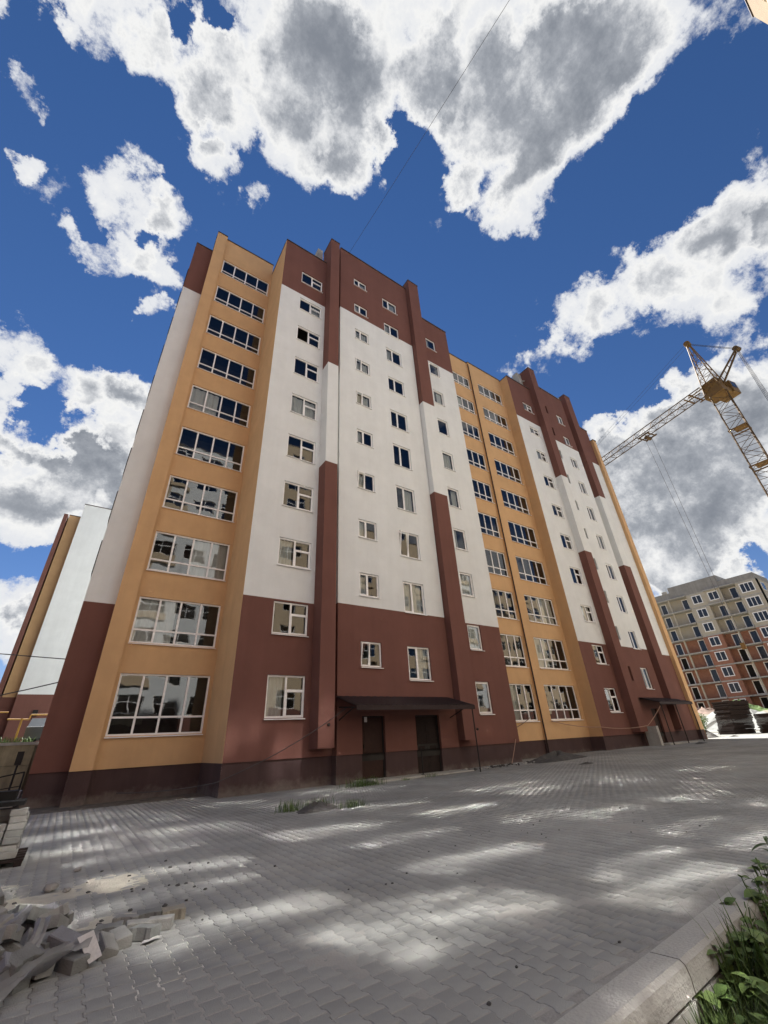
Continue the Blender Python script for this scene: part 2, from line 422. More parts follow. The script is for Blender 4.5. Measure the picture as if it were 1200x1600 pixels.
def field(idx, bevel, name, label):
    Vt, Ft = paver_mesh(bevel); n = len(idx); P = spots[idx]; nv = len(Vt)
    A = np.repeat(Vt[None], n, 0); A[:, :, 2] += (A[:, :, 0]*tilt[idx, 1][:, None]+A[:, :, 1]*tilt[idx, 0][:, None])+zz_[idx][:, None]
    A[:, :, 0] += P[:, 0][:, None]; A[:, :, 1] += P[:, 1][:, None]
    F4 = np.array(Ft); FF = (F4[None]+(np.arange(n)*nv)[:, None, None]).reshape(-1, 4)
    me = bpy.data.meshes.new(name); me.vertices.add(n*nv); me.vertices.foreach_set('co', A.reshape(-1)); nf = len(FF)
    me.loops.add(nf*4); me.loops.foreach_set('vertex_index', FF.reshape(-1).astype(np.int32))
    me.polygons.add(nf); me.polygons.foreach_set('loop_start', np.arange(nf, dtype=np.int32)*4); me.polygons.foreach_set('loop_total', np.full(nf, 4, np.int32))
    me.materials.append(M_paver); me.update(calc_edges=True); me.validate()
    link(name, me, pav, kind='stuff', label=label)
rest = order[300:]
near = rest[(d[rest] < 12)]; far = rest[(d[rest] >= 12)]
field(near, True, 'paver_field', 'rows of grey pavers beyond the nearest ones')
field(far, False, 'far_paver_field', 'far rows of grey pavers towards the buildings')

# dust trodden over the pavers: a thin uneven skin that fills the joints and here and there covers the blocks
M_dust = mat('pale_dust', (.295, .29, .27), .95, .12, 3, .5, 60, col2=(.35, .34, .31))
from mathutils import noise as mn
def dust(name, x0, x1, y0, y1, st, lo, hi, m_, sc, seed, mask=None):
    xs_ = np.arange(x0, x1, st); ys_ = np.arange(y0, y1, st); V = []; F = []; nx_ = len(xs_)
    for y in ys_:
        for x in xs_:
            v = mn.fractal(Vector((x*sc, y*sc, seed)), .75, 2.1, 6); k = v*.9+.12*mn.noise(Vector((x*23, y*23, seed)))
            if mask: k += mask(x, y)
            V.append((x, y, gz(x)+max(lo, min(hi, k*.006-.0030))))
    for j in range(len(ys_)-1):
        for i in range(nx_-1):
            a = j*nx_+i
            if ys_[j] < kerb_y(xs_[i])+.09: continue
            if max(V[k][2]-gz(V[k][0]) for k in (a, a+1, a+nx_, a+nx_+1)) > lo+.0002: F.append((a, a+1, a+nx_+1, a+nx_))
    return arr_obj(name, V, F, m_, kind='stuff', label='thin dust and sand lying on the paving')
dust('paving_dust', -2.2, 11, 2.3, 11.5, .045, -.0088, .0016, M_dust, .75, 3.3, lambda x, y: .12-.05*y+(.5 if y < kerb_y(x)+.35 else 0)*mn.noise(Vector((x*3, y*3, 1))))
M_wsand = mat('white_joint_sand', (.62, .60, .54), .95, .1, 8, .5, 60)
dust('joint_sand', .6, 1.7, 3.0, 4.9, .02, -.0086, -.0034, M_wsand, 2.2, 8.1, lambda x, y: .9-2.2*max(0, abs(x+.18*(y-4)-1.07)-.25)-1.1*max(0, abs(y-3.9)-.5))

# kerb and retaining wall between paving and garden
kw = thing('retaining_wall', 'low pale concrete retaining wall with stained kerb, paving above and weeds below', 'wall', (2.49, 2.09, 0), math.atan(.064))
M_dust_mortar = mat('mortar', (.27, .265, .245), .95, .2, 6, .8, 60)
M_kerb = mat('kerb_concrete', (.36, .355, .325), .9, .2, 2.2, 1.0, 45, col2=(.47, .46, .42), stain=.15)
kx = [-9.6, -7.1, -4.6, -2.1, 1.13, 4.6, 7.2, 9.8, 12.4, 15., 17.6, 20.2, 22.8, 25.4, 28, 30.6, 33.2, 35.8, 38.4, 41, 50]
for a, c in zip(kx, kx[1:]):
    m = MB(); a2, c2 = a+.006, c-.006; n = 9
    za, zc = gz(a+2.5), gz(c+2.5)
    prof = [(.10, -.2), (.10, .012), (-.085, .02), (-.115, .0), (-.128, -.05), (-.13, -.125), (-.06, -.135), (-.06, -.2)]
    for i in range(len(prof)):
        (y0, z0), (y1, z1) = prof[i], prof[(i+1) % len(prof)]
        m.quad((c2, y0, z0+zc), (a2, y0, z0+za), (a2, y1, z1+za), (c2, y1, z1+zc))
    m.poly([(a2, y, z+za) for y, z in prof]); m.poly([(c2, y, z+zc) for y, z in reversed(prof)])
    m.build('kerb_stone', M_kerb, kw)
    MB().quad((a, .099, za-.004), (c, .099, zc-.004), (c, .33, zc-.004), (a, .33, za-.004)).build('mortar_strip', M_dust_mortar, kw)
    m = MB(); m.box((a+.004, -.118, -.75), (c-.004, .06, min(za, zc)-.158)); m.build('wall_panel', M_conc, kw)

# ------------------------------------------------------------------ windows
def win_mesh(w, h, vbars, hbars, d=.06, t=.066, sash=()):
    """frame in local coordinates: x 0..w, z 0..h, y 0..d ; vbars x positions ; hbars (x0,x1,z)"""
    m = MB(); m.box((0, 0, 0), (w, d, t)); m.box((0, 0, h-t), (w, d, h)); m.box((0, 0, t), (t, d, h-t)); m.box((w-t, 0, t), (w, d, h-t))
    for x in vbars: m.box((x-t*.55, -.004, t), (x+t*.55, d-.004, h-t))
    for x0, x1, z in hbars: m.box((x0+t*.5, .003, z-t*.5), (x1-t*.5, d-.008, z+t*.5))
    for x0, x1, z0, z1 in sash:
        s = .038
        m.box((x0, -.014, z0), (x1, .03, z0+s)); m.box((x0, -.014, z1-s), (x1, .03, z1)); m.box((x0, -.014, z0+s), (x0+s, .03, z1-s)); m.box((x1-s, -.014, z0+s), (x1, .03, z1-s))
    return m.mesh('window', M_pvc)
def pane_mesh(w, h):
    return MB().quad((0, 0, 0), (w, 0, 0), (w, 0, h), (0, 0, h)).mesh('pane', M_glass)
_pc = {}
def pane(w, h):
    k = (round(w, 3), round(h, 3))
    if k not in _pc: _pc[k] = pane_mesh(*k)
    return _pc[k]
_wc = {}
def add_window(parent, kind, x, y, z, w, h, curtain=.3, tiltp=None, missing=()):
    key = (kind, round(w, 2), round(h, 2)); t = .055
    cells = []
    if kind == 'loggia':
        n = 4 if w > 3 else 3
        if abs(w-3.26) < .03 or w > 2.9: n = 4
        vb = [w*i/n for i in range(1, n)]; hz = h*.285
        xs = [0]+vb+[w]; cells = [(a, b, 0, hz) for a, b in zip(xs, xs[1:])]+[(a, b, hz, h) for a, b in zip(xs, xs[1:])]
        hb = [(0, w, hz)]; sash = []
    elif kind == 'room':
        v = w*.5; hz = h*.64; vb = [v]; hb = [(v, w, hz)]; cells = [(0, v, 0, h), (v, w, 0, hz), (v, w, hz, h)]; sash = [(v+.03, w-.05, .05, hz-.03)]
    elif kind == 'pair':
        v = w*.44; vb = [v]; hb = []; cells = [(0, v, 0, h), (v, w, 0, h)]; sash = [(.05, v-.03, .05, h-.05)]
    elif kind == 'single':
        vb = []; hb = []; cells = [(0, w, 0, h)]; sash = [(.05, w-.05, .05, h-.05)]
    if key not in _wc: _wc[key] = win_mesh(w, h, vb, hb, sash=sash)
    o = link('window', _wc[key], parent, (x, y, z))
    for i, (a, b, c, dd) in enumerate(cells):
        if i in missing: continue
        p = link('pane', pane(b-a-t, dd-c-t), o, (a+t/2, .028, c+t/2))
        p.rotation_euler = (random.gauss(0, .004), 0, random.gauss(0, .004))
        if tiltp == i:
            p.rotation_euler = (.16, 0, 0)
            f = MB(); ww, hh, s = b-a-t, dd-c-t, .05
            f.box((0, -.02, 0), (ww, .02, s)).box((0, -.02, hh-s), (ww, .02, hh)).box((0, -.02, s), (s, .02, hh-s)).box((ww-s, -.02, s), (ww, .02, hh-s))
            fo = f.build('open_sash', M_pvc, o, (a+t/2, .026, c+t/2)); fo.rotation_euler = (.16, 0, 0)
    s = link('sill', sill(w), o, (0, 0, 0))
    if random.random() < curtain:
        n = random.choice((0, 1, 2, 2)) if kind != 'loggia' else random.choice((0, 1)); nseg = 14
        a, b = (0.05, w*.46) if n == 0 else (w*.5, w-.05) if n == 1 else (.04, w-.04)
        m = MB()
        for i in range(nseg):
            xa, xb = a+(b-a)*i/nseg, a+(b-a)*(i+1)/nseg; ya, yb = .16+.03*math.sin(i*1.9), .16+.03*math.sin((i+1)*1.9)
            m.quad((xa, ya, .05), (xb, yb, .05), (xb, yb, h-.04), (xa, ya, h-.04))
        m.build('curtain', M_curt, o)
    return o
_sc = {}
def sill(w):
    if round(w, 2) not in _sc:
        m = MB(); m.quad((-.02, -.16, -.035), (w+.02, -.16, -.035), (w+.02, .005, -.004), (-.02, .005, -.004)); m.quad((-.02, -.16, -.06), (w+.02, -.16, -.06), (w+.02, -.16, -.035), (-.02, -.16, -.035))
        m.quad((-.02, .005, -.01), (w+.02, .005, -.01), (w+.02, -.16, -.06), (-.02, -.16, -.06))
        _sc[round(w, 2)] = m.mesh('sill', M_pvc)
    return _sc[round(w, 2)]
REV = .13
def panel(parent, x0, x1, z0, z1, y, bands, opens=(), name='wall', room=.9, depth=REV, base=0):
    """front wall with openings; bands: [(ztop, material index)] rising; opens: (xa, xb, za, zb)"""
    mats = [M_white, M_brown, M_yellow, M_plinth, M_room, M_dark]
    m = MB()
    def mi(z):
        for zt, k in bands:
            if z < zt: return k
        return bands[-1][1]
    cx = sorted({x0, x1, *[v for o in opens for v in o[:2]]}); cz = sorted({z0, z1, *[v for o in opens for v in o[2:4]], *[zt for zt, _ in bands if z0 < zt < z1]})
    for a, c in zip(cx, cx[1:]):
        for e0, e1 in zip(cz, cz[1:]):
            mx, mz = (a+c)/2, (e0+e1)/2
            if any(o[0] < mx < o[1] and o[2] < mz < o[3] for o in opens): continue
            m.quad((a, y, e0), (c, y, e0), (c, y, e1), (a, y, e1), mi(mz))
    for o in opens:
        a, c, e0, e1 = o[:4]; k = mi((e0+e1)/2) if mi(e0-.05) == mi(e1+.05) else mi(e0+.05)
        rs = [(e0, e1, mi((e0+e1)/2))]
        for r0, r1, kk in rs:
            m.quad((a, y, r0), (a, y, r1), (a, y+depth, r1), (a, y+depth, r0), kk); m.quad((c, y, r1), (c, y, r0), (c, y+depth, r0), (c, y+depth, r1), kk)
        m.quad((a, y, e1), (c, y, e1), (c, y+depth, e1), (a, y+depth, e1), rs[0][2]); m.quad((c, y, e0), (a, y, e0), (a, y+depth, e0), (c, y+depth, e0), rs[0][2])
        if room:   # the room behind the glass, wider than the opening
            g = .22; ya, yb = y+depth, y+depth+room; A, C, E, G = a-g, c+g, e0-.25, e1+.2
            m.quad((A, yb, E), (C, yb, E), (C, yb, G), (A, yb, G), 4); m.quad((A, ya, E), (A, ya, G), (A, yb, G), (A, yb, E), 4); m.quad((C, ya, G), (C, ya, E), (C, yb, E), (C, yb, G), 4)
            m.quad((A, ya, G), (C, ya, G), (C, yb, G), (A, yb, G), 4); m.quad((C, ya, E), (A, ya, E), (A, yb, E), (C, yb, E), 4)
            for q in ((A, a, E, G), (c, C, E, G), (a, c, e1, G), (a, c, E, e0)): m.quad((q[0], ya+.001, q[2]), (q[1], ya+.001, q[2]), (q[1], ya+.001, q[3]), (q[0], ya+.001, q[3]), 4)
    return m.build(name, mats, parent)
def side(m, x, y0, y1, z0, z1, bands):
    lo = z0
    for zt, k in bands+[(1e3, bands[-1][1])]:
        hi = min(zt, z1)
        if hi > lo: m.quad((x, y0, lo), (x, y1, lo), (x, y1, hi), (x, y0, hi), k); lo = hi
WALLM = [M_white, M_brown, M_yellow, M_plinth, M_room, M_dark]
WHT, BRN, YEL, PLN = 0, 1, 2, 3
B = thing('apartment_building', 'ten storey apartment block in white, brown and ochre plaster with projecting brown pillars', 'apartment building', (0, 0, 0))
def std(zu, zl): return [(zl, BRN), (zu, WHT), (99, BRN)]
ZP = .94
SEC = [  # x0, x1, y, top, bands
    (-.84, .22, 19.4, 31.9, std(26.96, 6.65)),
    (.22, .86, 18.66, 33.2, [(99, YEL)]),
    (.86, 4.30, 18.83, 33.14, [(99, YEL)]),
    (4.30, 8.30, 15.95, 32.0, std(26.93, 6.62)),
    (8.30, 14.45, 15.58, 34.4, std(27.3, 6.70)),
    (14.45, 18.92, 15.95, 32.35, std(27.25, 6.70)),
    (18.92, 23.08, 17.61, 32.62, [(99, YEL)]),
    (23.08, 27.55, 17.50, 32.66, [(99, YEL)]),
    (27.55, 32.0, 16.58, 32.5, std(27.45, 6.74)),
    (32.0, 36.4, 16.30, 33.35, std(26.3, 6.67)),
    (36.4, 40.62, 16.58, 31.0, std(26.25, 6.50)),
    (40.62, 41.25, 16.30, 29.6, [(99, YEL)]),
]
tops = lambda a, n, p: [a+p*i for i in range(n)]
W1t = [4.0, 6.94, 9.92, 12.91, 15.92, 18.9, 21.91, 24.92, 27.92, 30.84]; W1b = [1.92, 5.11, 8.09, 11.13, 14.15, 17.2, 20.18, 23.19, 26.26, 29.27]
S2t = [3.71, 6.55, 9.44, 12.43, 15.3, 18.16, 21.07, 23.85, 26.59, 29.49]; S2b = [2.24, 5.24, 8.14, 11.07, 13.9, 16.81, 19.7, 22.56, 25.43, 28.26]
AT = [5.15, 8.31, 11.17, 14.11, 17.06, 20.02, 22.92, 25.86, 28.64, 31.6]; AB = [4.11, 7.2, 10.17, 13.05, 16.05, 19.02, 21.88, 24.86, 27.65, 30.73]
BT = [5.12, 8.28, 11.1, 14.01, 17.02, 19.76, 22.75, 25.62, 28.36, 31.27]; BB = [3.66, 6.71, 9.66, 12.49, 15.45, 18.35, 21.46, 24.28, 27.17, 30.05]
CT = [3.75, 6.65, 9.66, 12.52, 15.5, 18.43, 21.38, 24.21, 27.16, 30.08]; CB = [2.27, 5.33, 8.28, 11.16, 14.1, 17.02, 20.0, 22.88, 25.88, 28.83]
DT = [3.76, 6.62, 9.5, 12.54, 15.43, 18.25, 21.2, 24.0, 26.79, 29.9]; DB = [2.28, 5.32, 8.28, 11.18, 14.15, 17.1, 20.03, 22.9, 25.9, 28.85]
ET = tops(3.96, 10, 2.944); EB = tops(1.95, 10, 3.005)
GT = [5.24, 8.03, 10.84, 13.65, 16.45, 19.3, 22.1, 24.89, 27.59, 30.44]; GB = [3.77, 6.62, 9.46, 12.29, 15.05, 17.9, 20.75, 23.68, 26.5, 29.27]
HT = [5.27, 8.16, 11.0, 13.8, 16.6, 19.4, 22.25, 25.1, 27.93, 30.8]
OP = {i: [] for i in range(12)}; WINS = []
def addo(i, kind, x0, x1, T, Bt, **k):
    for f, (t, b_) in enumerate(zip(T, Bt)):
        OP[i].append((x0, x1, b_, t)); kw_ = dict(k); WINS.append((i, kind, x0, b_, x1-x0, t-b_, f, kw_))
addo(2, 'loggia', .98, 4.18, W1t, W1b, curtain=.12)
addo(3, 'room', 5.57, 7.10, S2t, S2b, curtain=.5)
addo(4, 'pair', 9.42, 10.5, AT, AB, curtain=.8)
addo(4, 'pair', 11.93, 13.25, BT, BB, curtain=.7)
addo(5, 'single', 16.38, 17.36, CT, CB, curtain=.6)
addo(6, 'loggia', 20.85, 22.95, ET, EB, curtain=.25)
addo(7, 'loggia', 23.98, 27.18, ET, EB, curtain=.2)
addo(8, 'room', 29.12, 30.52, DT, DB, curtain=.2)
addo(9, 'pair', 34.3, 35.33, GT, GB, curtain=.5)
slots = [(32.52, 32.86, t-1.0, t) for t in HT]
OP[9] += slots
D1 = (9.42, 10.5, .1, 2.24); D2 = (12.08, 13.42, .1, 2.24); D3 = (33.9, 34.9, .28, 2.45)
for i, (x0, x1, y, top, bands) in enumerate(SEC):
    ops = list(OP[i]); pl = []
    if i == 4: ops += [(D1[0], D1[1], ZP, D1[3]), (D2[0], D2[1], ZP, D2[3])]; pl = [(D1[0], D1[1], -.3, ZP), (D2[0], D2[1], -.3, ZP)]
    if i == 9: ops += [(D3[0], D3[1], ZP, D3[3])]; pl = [(D3[0], D3[1], -.3, ZP)]
    panel(B, x0, x1, ZP, top, y, bands, [o for o in ops if o[2] >= ZP and o not in [(D1[0], D1[1], ZP, D1[3])]] if 0 else ops)
    panel(B, x0+.001, x1+.001, -.3, ZP+.001, y+.045, [(99, PLN)], pl, name='plinth')
    m = MB(); m.quad((x0, y, ZP), (x1, y, ZP), (x1, y+.045, ZP), (x0, y+.045, ZP), 0); m.build('plinth_drip', M_plinth, B)
# returns between sections of different depth and height
m = MB()
ext = [(-9, 29.9, 0, 0, SEC[0][4])]
for i in range(13):
    L_ = SEC[i-1] if i > 0 else None; R_ = SEC[i] if i < 12 else None
    if L_ is None or R_ is None:
        s_ = R_ or L_; x = s_[0] if R_ else s_[1]; side(m, x, s_[2], 30, -.3, s_[3], ([(ZP, PLN)] if 0 else [])+s_[4]); continue
    x = R_[0]; fr, bk = (L_, R_) if L_[2] < R_[2] else (R_, L_)
    bands = fr[4]
    if i in (3, 8): bands = [(99, YEL)]           # ochre return beside the white bays
    if i == 6: bands = [(99, YEL)]
    side(m, x, fr[2], bk[2], ZP, fr[3], bands); side(m, x, fr[2]+.045, bk[2]+.045, -.3, ZP, [(99, PLN)])
    hi, lo = (L_, R_) if L_[3] > R_[3] else (R_, L_)
    if hi[3] > lo[3]+.02 and hi is R_ or hi[3] > lo[3]+.02:
        side(m, x, max(L_[2], R_[2]), 29.9, lo[3], hi[3], [(99, BRN if hi[4][0][1] != YEL else YEL)])
m.build('wall_return', WALLM, B)
m = MB()
for x0, x1, y, top, bands in SEC: m.quad((x0, y, top-.35), (x1, y, top-.35), (x1, 30, top-.35), (x0, 30, top-.35))
m.build('roof', M_roof, B)
m = MB(); m.quad((41.25, 30, -.3), (-.84, 30, -.3), (-.84, 30, 31), (41.25, 30, 31)); m.build('rear_wall', M_white, B)
for i, (x0, x1, y, top, bands) in enumerate(SEC):
    m = MB(); e = .004*i
    m.box((x0-.015, y-.05-e*.2, top-.004), (x1+.015, y+.30, top+.05+e)); m.build('parapet_cap', M_cap, B)
    yb = 29.9
    m = MB(); m.box((x0-.03, y+.301, top-.004), (x0+.2, yb, top+.046+e)); m.build('parapet_cap', M_cap, B)
for (i, kind, x, z, w, h, f, k) in WINS:
    kk = dict(k)
    if i == 3 and f == 7: kk['missing'] = (0,)
    if i == 4 and abs(x-11.93) < .01 and f == 2: kk['tiltp'] = 0
    if i == 4 and abs(x-9.42) < .01 and f == 0: kk['tiltp'] = 0
    if i == 4 and abs(x-9.42) < .01 and f in (3, 5, 6): kk['tiltp'] = 0
    add_window(B, kind, x, SEC[i][2]+.075, z, w, h, **kk)
# pillars
def pillar(x0, x1, y, yb0, z0, z1, tl, tu, k0):
    m = MB(); bands = [(tl, BRN), (tu, WHT), (99, BRN)]
    lo = z0
    for zt, k in bands:
        hi = min(zt, z1)
        m.quad((x0, y, lo), (x1, y, lo), (x1, y, hi), (x0, y, hi), k); m.quad((x0, yb0, lo), (x0, y, lo), (x0, y, hi), (x0, yb0, hi), k); m.quad((x1, y, lo), (x1, yb0, lo), (x1, yb0, hi), (x1, y, hi), k); lo = hi
    m.quad((x0, y, z0), (x0, yb0, z0), (x1, yb0, z0), (x1, y, z0), BRN)
    m.quad((x0, yb0, z0+25), (x0, yb0, z1), (x1, yb0, z1), (x1, yb0, z0+25), BRN)
    o = m.build('pillar', WALLM, B)
    MB().box((x0-.03, y-.04, z1), (x1+.03, yb0+.02, z1+.055)).build('pillar_cap', M_cap, o)
    return o
pillar(7.34, 8.01, 15.21, 16.5, 1.2, 34.05, 13.77, 20.93, 0)
pillar(14.5, 15.52, 15.21, 16.6, 1.19, 35.2, 14.13, 21.4, 0)
pillar(31.02, 31.98, 16.0, 17.3, 1.05, 35.2, 14.05, 21.45, 0)
pillar(36.86, 37.95, 16.0, 17.2, 1.05, 34.3, 13.85, 21.0, 0)
# expansion joint between the two blocks
MB().box((23.06, 17.44, .02), (23.12, 17.5, 32.4)).build('expansion_joint', M_sheet, B)
# pale gable slab behind the first pillar top, gable window strips at the left end
MB().box((6.9, 16.6, 32.0), (7.3, 20, 34.6)).build('roof_upstand', M_conc, B)
for f in range(9):
    MB().box((-.93, 20.6, 8.2+f*2.6), (-.84, 22.6, 9.75+f*2.6)).build('gable_window', M_sheet, B)
# broken vent frame on the roof by the third pillar
m = MB(); m.bar((30.1, 16.75, 32.5), (30.1, 16.75, 33.9), .07).bar((30.1, 16.8, 33.4), (31.0, 16.8, 33.9), .06).bar((29.7, 16.8, 32.6), (31.0, 16.9, 33.1), .06); m.box((30.3, 17.0, 32.5), (30.95, 17.6, 35.0))
m.build('roof_vent', M_conc, B)
# doors and canopies
def door(x0, x1, z0, z1, y, leafs, m_):
    o = MB().box((x0, y, z0), (x0+.05, y+.06, z1)).box((x1-.05, y, z0), (x1, y+.06, z1)).box((x0+.05, y, z1-.05), (x1-.05, y+.06, z1)).build('door', M_steel, B)
    n = leafs; w = (x1-x0-.1)/n
    for i in range(n):
        a = x0+.05+i*w
        lf = MB().box((a+.006, y+.02, z0), (a+w-.006, y+.055, z1-.055))
        for zz in ((z0+.2, z0+.95), (z0+1.1, z1-.2)): lf.box((a+.14, y+.012, zz[0]), (a+w-.14, y+.019, zz[1]))
        lf.build('door_leaf', m_, o)
    MB().box((x0+.13, y-.03, z0+1.0), (x0+.16, y+.02, z0+1.14)).build('handle', M_steel, o)
    return o
door(D1[0], D1[1], .11, 2.24, 15.58+.14, 1, M_door)
door(D2[0], D2[1], .11, 2.24, 15.58+.16, 2, M_wood)
door(D3[0], D3[1], .3, 2.45, 16.30+.14, 1, M_door)
MB().box((9.52, 15.565, 2.02), (9.64, 15.58, 2.2)).build('number_plate', M_curt, B)
MB().box((9.0, 14.7, .0), (14.3, 15.62, .105)).build('doorstep', M_conc, B)
MB().box((32.9, 15.3, .1), (37.0, 16.34, .29)).build('doorstep', M_conc, B)
def canopy(x0, x1, ya, za, yb, zb, n):
    m = MB(); o = MB().quad((x0, ya, za), (x0, yb, zb), (x1, yb, zb), (x1, ya, za)).quad((x0, yb, zb), (x0, yb, zb-.16), (x1, yb, zb-.16), (x1, yb, zb)).quad((x0, ya, za-.03), (x1, ya, za-.03), (x1, yb+.005, zb-.03), (x0, yb+.005, zb-.03)).build('canopy', M_sheet, B)
    w = (x1-x0)/n
    for i in range(n):   # trapezoid ribs
        a = x0+w*(i+.2); b_ = x0+w*(i+.8)
        MB().quad((a, ya, za+.018), (a, yb-.01, zb+.018), (b_, yb-.01, zb+.018), (b_, ya, za+.018)).quad((a, yb-.01, zb+.018), (a-.02, yb-.01, zb), (b_+.02, yb-.01, zb), (b_, yb-.01, zb+.018)).build('roof_rib', M_sheet, o)
    return o
c1 = canopy(8.22, 14.1, 15.56, 2.95, 13.95, 2.50, 18)
for x in (8.35, 14.0): MB().bar((x, 15.5, 2.55), (x, 14.0, 2.44), .03).bar((x, 15.5, 2.1), (x, 14.4, 2.45), .022).build('bracket', M_steel, c1)
MB().bar((13.98, 14.02, 0), (13.98, 14.02, 2.42), .035).build('post', M_steel, c1)
MB().bar((8.3, 14.02, 2.4), (14.05, 14.02, 2.4), .03).build('beam', M_steel, c1)
c2 = canopy(32.6, 37.5, 16.28, 3.15, 14.95, 2.78, 14)
for x in (32.8, 34.9, 37.3): MB().bar((x, 15.02, .2), (x, 15.02, 2.7), .035).build('post', M_steel, c2)
MB().bar((32.65, 15.02, 2.64), (37.45, 15.02, 2.64), .03).build('beam', M_steel, c2)
MB().box((32.15, 15.5, .2), (32.45, 16.3, 1.35)).build('ramp_panel', M_conc, B)
tag(MB().bar((11.9, 15.1, .1), (11.9, 15.1, 1.02), .022, n=8).box((11.84, 15.04, .1), (11.96, 15.16, .115)).build('steel_post', M_steel), 'short thin steel post standing on the doorstep before the second door', 'post')
for x, z in ((7.75, 1.95), (15.3, 1.6)): MB().bar((x, 15.2, z), (x, 15.14, z), .05, n=8).build('pipe_stub', M_steel, B)

# cables
def cable(name, label, pts, r, m_, sag=0.):
    out = []
    for (a, b_) in zip(pts, pts[1:]):
        a, b_ = Vector(a), Vector(b_)
        for i in range(12):
            t = i/12; p = a.lerp(b_, t); p.z -= sag*4*t*(1-t)*(b_-a).length; out.append(p)
    out.append(Vector(pts[-1]))
    return tag(MB().tube(out, r, n=5).build(name, m_), label, 'cable')
cable('cable', 'dark cable sagging from the first canopy down to the ochre bay', [(8.35, 14.9, 2.5), (6.3, 15.15, 1.35), (4.0, 15.4, .45), (1.6, 17.6, .30)], .014, M_cable, .02)
cable('cable', 'pale cable drooping across the ochre bay to the second canopy', [(23.9, 17.42, 1.9), (27.4, 16.5, 1.45), (31.4, 15.6, 1.4), (33.0, 15.0, 2.72)], .022, M_cablel, .03)
cable('cable', 'short dark cable looped below the three pane window of the ochre bay', [(18.9, 15.92, 1.5), (19.6, 17.5, 1.45), (22.6, 17.55, 2.35)], .016, M_cable, .05)
cable('cable', 'pale cable leaning against the dark plinth under the ochre bay', [(17.2, 15.2, .1), (18.6, 15.9, 1.1), (19.2, 17.4, 1.5)], .014, M_cablel, .02)
cable('overhead_wire', 'thin overhead wire crossing the sky from the highest parapet', [(9.05, 15.7, 34.5), (9.35, .2, 32.9), (9.4, -6.5, 33.0)], .011, M_cable, .002)
cable('overhead_wire', 'thin wire strung across the white wall of the neighbouring block', [(-12, 30, 6.8), (-.84, 22, 4.9)], .02, M_cable, .004)
cable('overhead_wire', 'slanting wire reaching the brown gable corner from the left', [(-12, 30, 3.2), (-.86, 21, 3.9)], .022, M_cable, .03)

# ------------------------------------------------------------------ opposite blocks (behind the camera, one corner looks into the picture)
def opposite(x0, x1, y, top, label, proud):
    o = thing('apartment_building', label, 'apartment building')
    n = int((x1-x0)/2.9); fl = int(top/2.95)
    ops = []
    mesh = win_mesh(2.0, 1.45, [1.0], [(0, 2.0, .91)]); pm = MB().quad((0, 0, 0), (1.88, 0, 0), (1.88, 0, .82), (0, 0, .82)).mesh('pane', M_mirror); pm2 = MB().quad((0, 0, 0), (1.88, 0, 0), (1.88, 0, .42), (0, 0, .42)).mesh('pane', M_mirror)
    for i in range(n):
        for f in range(fl):
            xa = x0+.5+i*2.9; za = 1.2+f*2.95; ops.append((xa, xa+2.0, za, za+1.45))
            w = link('window', mesh, o, (xa+1.5, -y-.0, za)) if 0 else link('window', mesh, o, (xa+2.0, y-.08, za)); w.rotation_euler = (0, 0, math.pi)
            for pk, pz in ((pm, .065), (pm2, .94)):
                p = link('pane', pk, w, (.07, .03, pz)); p.rotation_euler = (random.gauss(0, .008), 0, random.gauss(0, .016))
    # wall faces +Y : build the panel mirrored in y
    mats = [M_white, M_brown, M_pale, M_plinth, M_room, M_dark, M_tan]; m = MB(); cx = sorted({x0, x1, *[v for q in ops for v in q[:2]]}); cz = sorted({-.7, top, *[v for q in ops for v in q[2:]]})
    os_ = {(round(q[0], 3), round(q[2], 3)) for q in ops}
    for a, c in zip(cx, cx[1:]):
        for e0, e1 in zip(cz, cz[1:]):
            if (round(a, 3), round(e0, 3)) in os_: 
                m.quad((a, y, e0), (a, y-.12, e0), (a, y-.12, e1), (a, y, e1), YEL); m.quad((c, y, e0), (c, y, e1), (c, y-.12, e1), (c, y-.12, e0), YEL)
                m.quad((a, y, e1), (a, y-.12, e1), (c, y-.12, e1), (c, y, e1), YEL); m.quad((a, y, e0), (c, y, e0), (c, y-.12, e0), (a, y-.12, e0), YEL)
                m.quad((a-.1, y-.6, e0-.1), (c+.1, y-.6, e0-.1), (c+.1, y-.6, e1+.1), (a-.1, y-.6, e1+.1), 4); continue
            k = 6 if a > x1-3.2 else BRN if a < 1 or e0 < 3 else (YEL if (int((x1-a)/9.3) % 3) != 1 else WHT)  # unseen left end coloured brown to cut its bounce light onto the facade
            m.quad((c, y, e0), (a, y, e0), (a, y, e1), (c, y, e1), k)
    m.quad((x1, y, -.7), (x1, y, top), (x1, y-12, top), (x1, y-12, -.7), 6); m.quad((x0, y, top), (x0, y, -.7), (x0, y-12, -.7), (x0, y-12, top), YEL)
    m.quad((x0, y-12, -.7), (x1, y-12, -.7), (x1, y-12, top), (x0, y-12, top), WHT); m.build('wall', mats, o)
    MB().quad((x0, y, top-.02), (x1, y, top-.02), (x1, y-12, top-.02), (x0, y-12, top-.02)).build('roof', M_roof, o)
    MB().box((x0-.04, y-12.05, top), (x1+.04, y+.05, top+.06)).build('parapet_cap', M_cap, o)
    for i in range(1, n, 3):                         # stacked loggias
        xa = x0+.3+i*2.9
        for f in range(fl):
            za = .7+f*2.95
            MB().box((xa, y+.002, za-.12), (xa+2.4, y+.16, za)).build('balcony_slab', M_pale, o)
            MB().box((xa+.03, y+.11, za), (xa+2.37, y+.15, za+.45)).build('balcony_front', M_pale, o)
    return o
OA = opposite(-27, 20.6, -6.5, 33.3, 'ochre apartment block across the garden, only its corner shows at the upper right', 1)
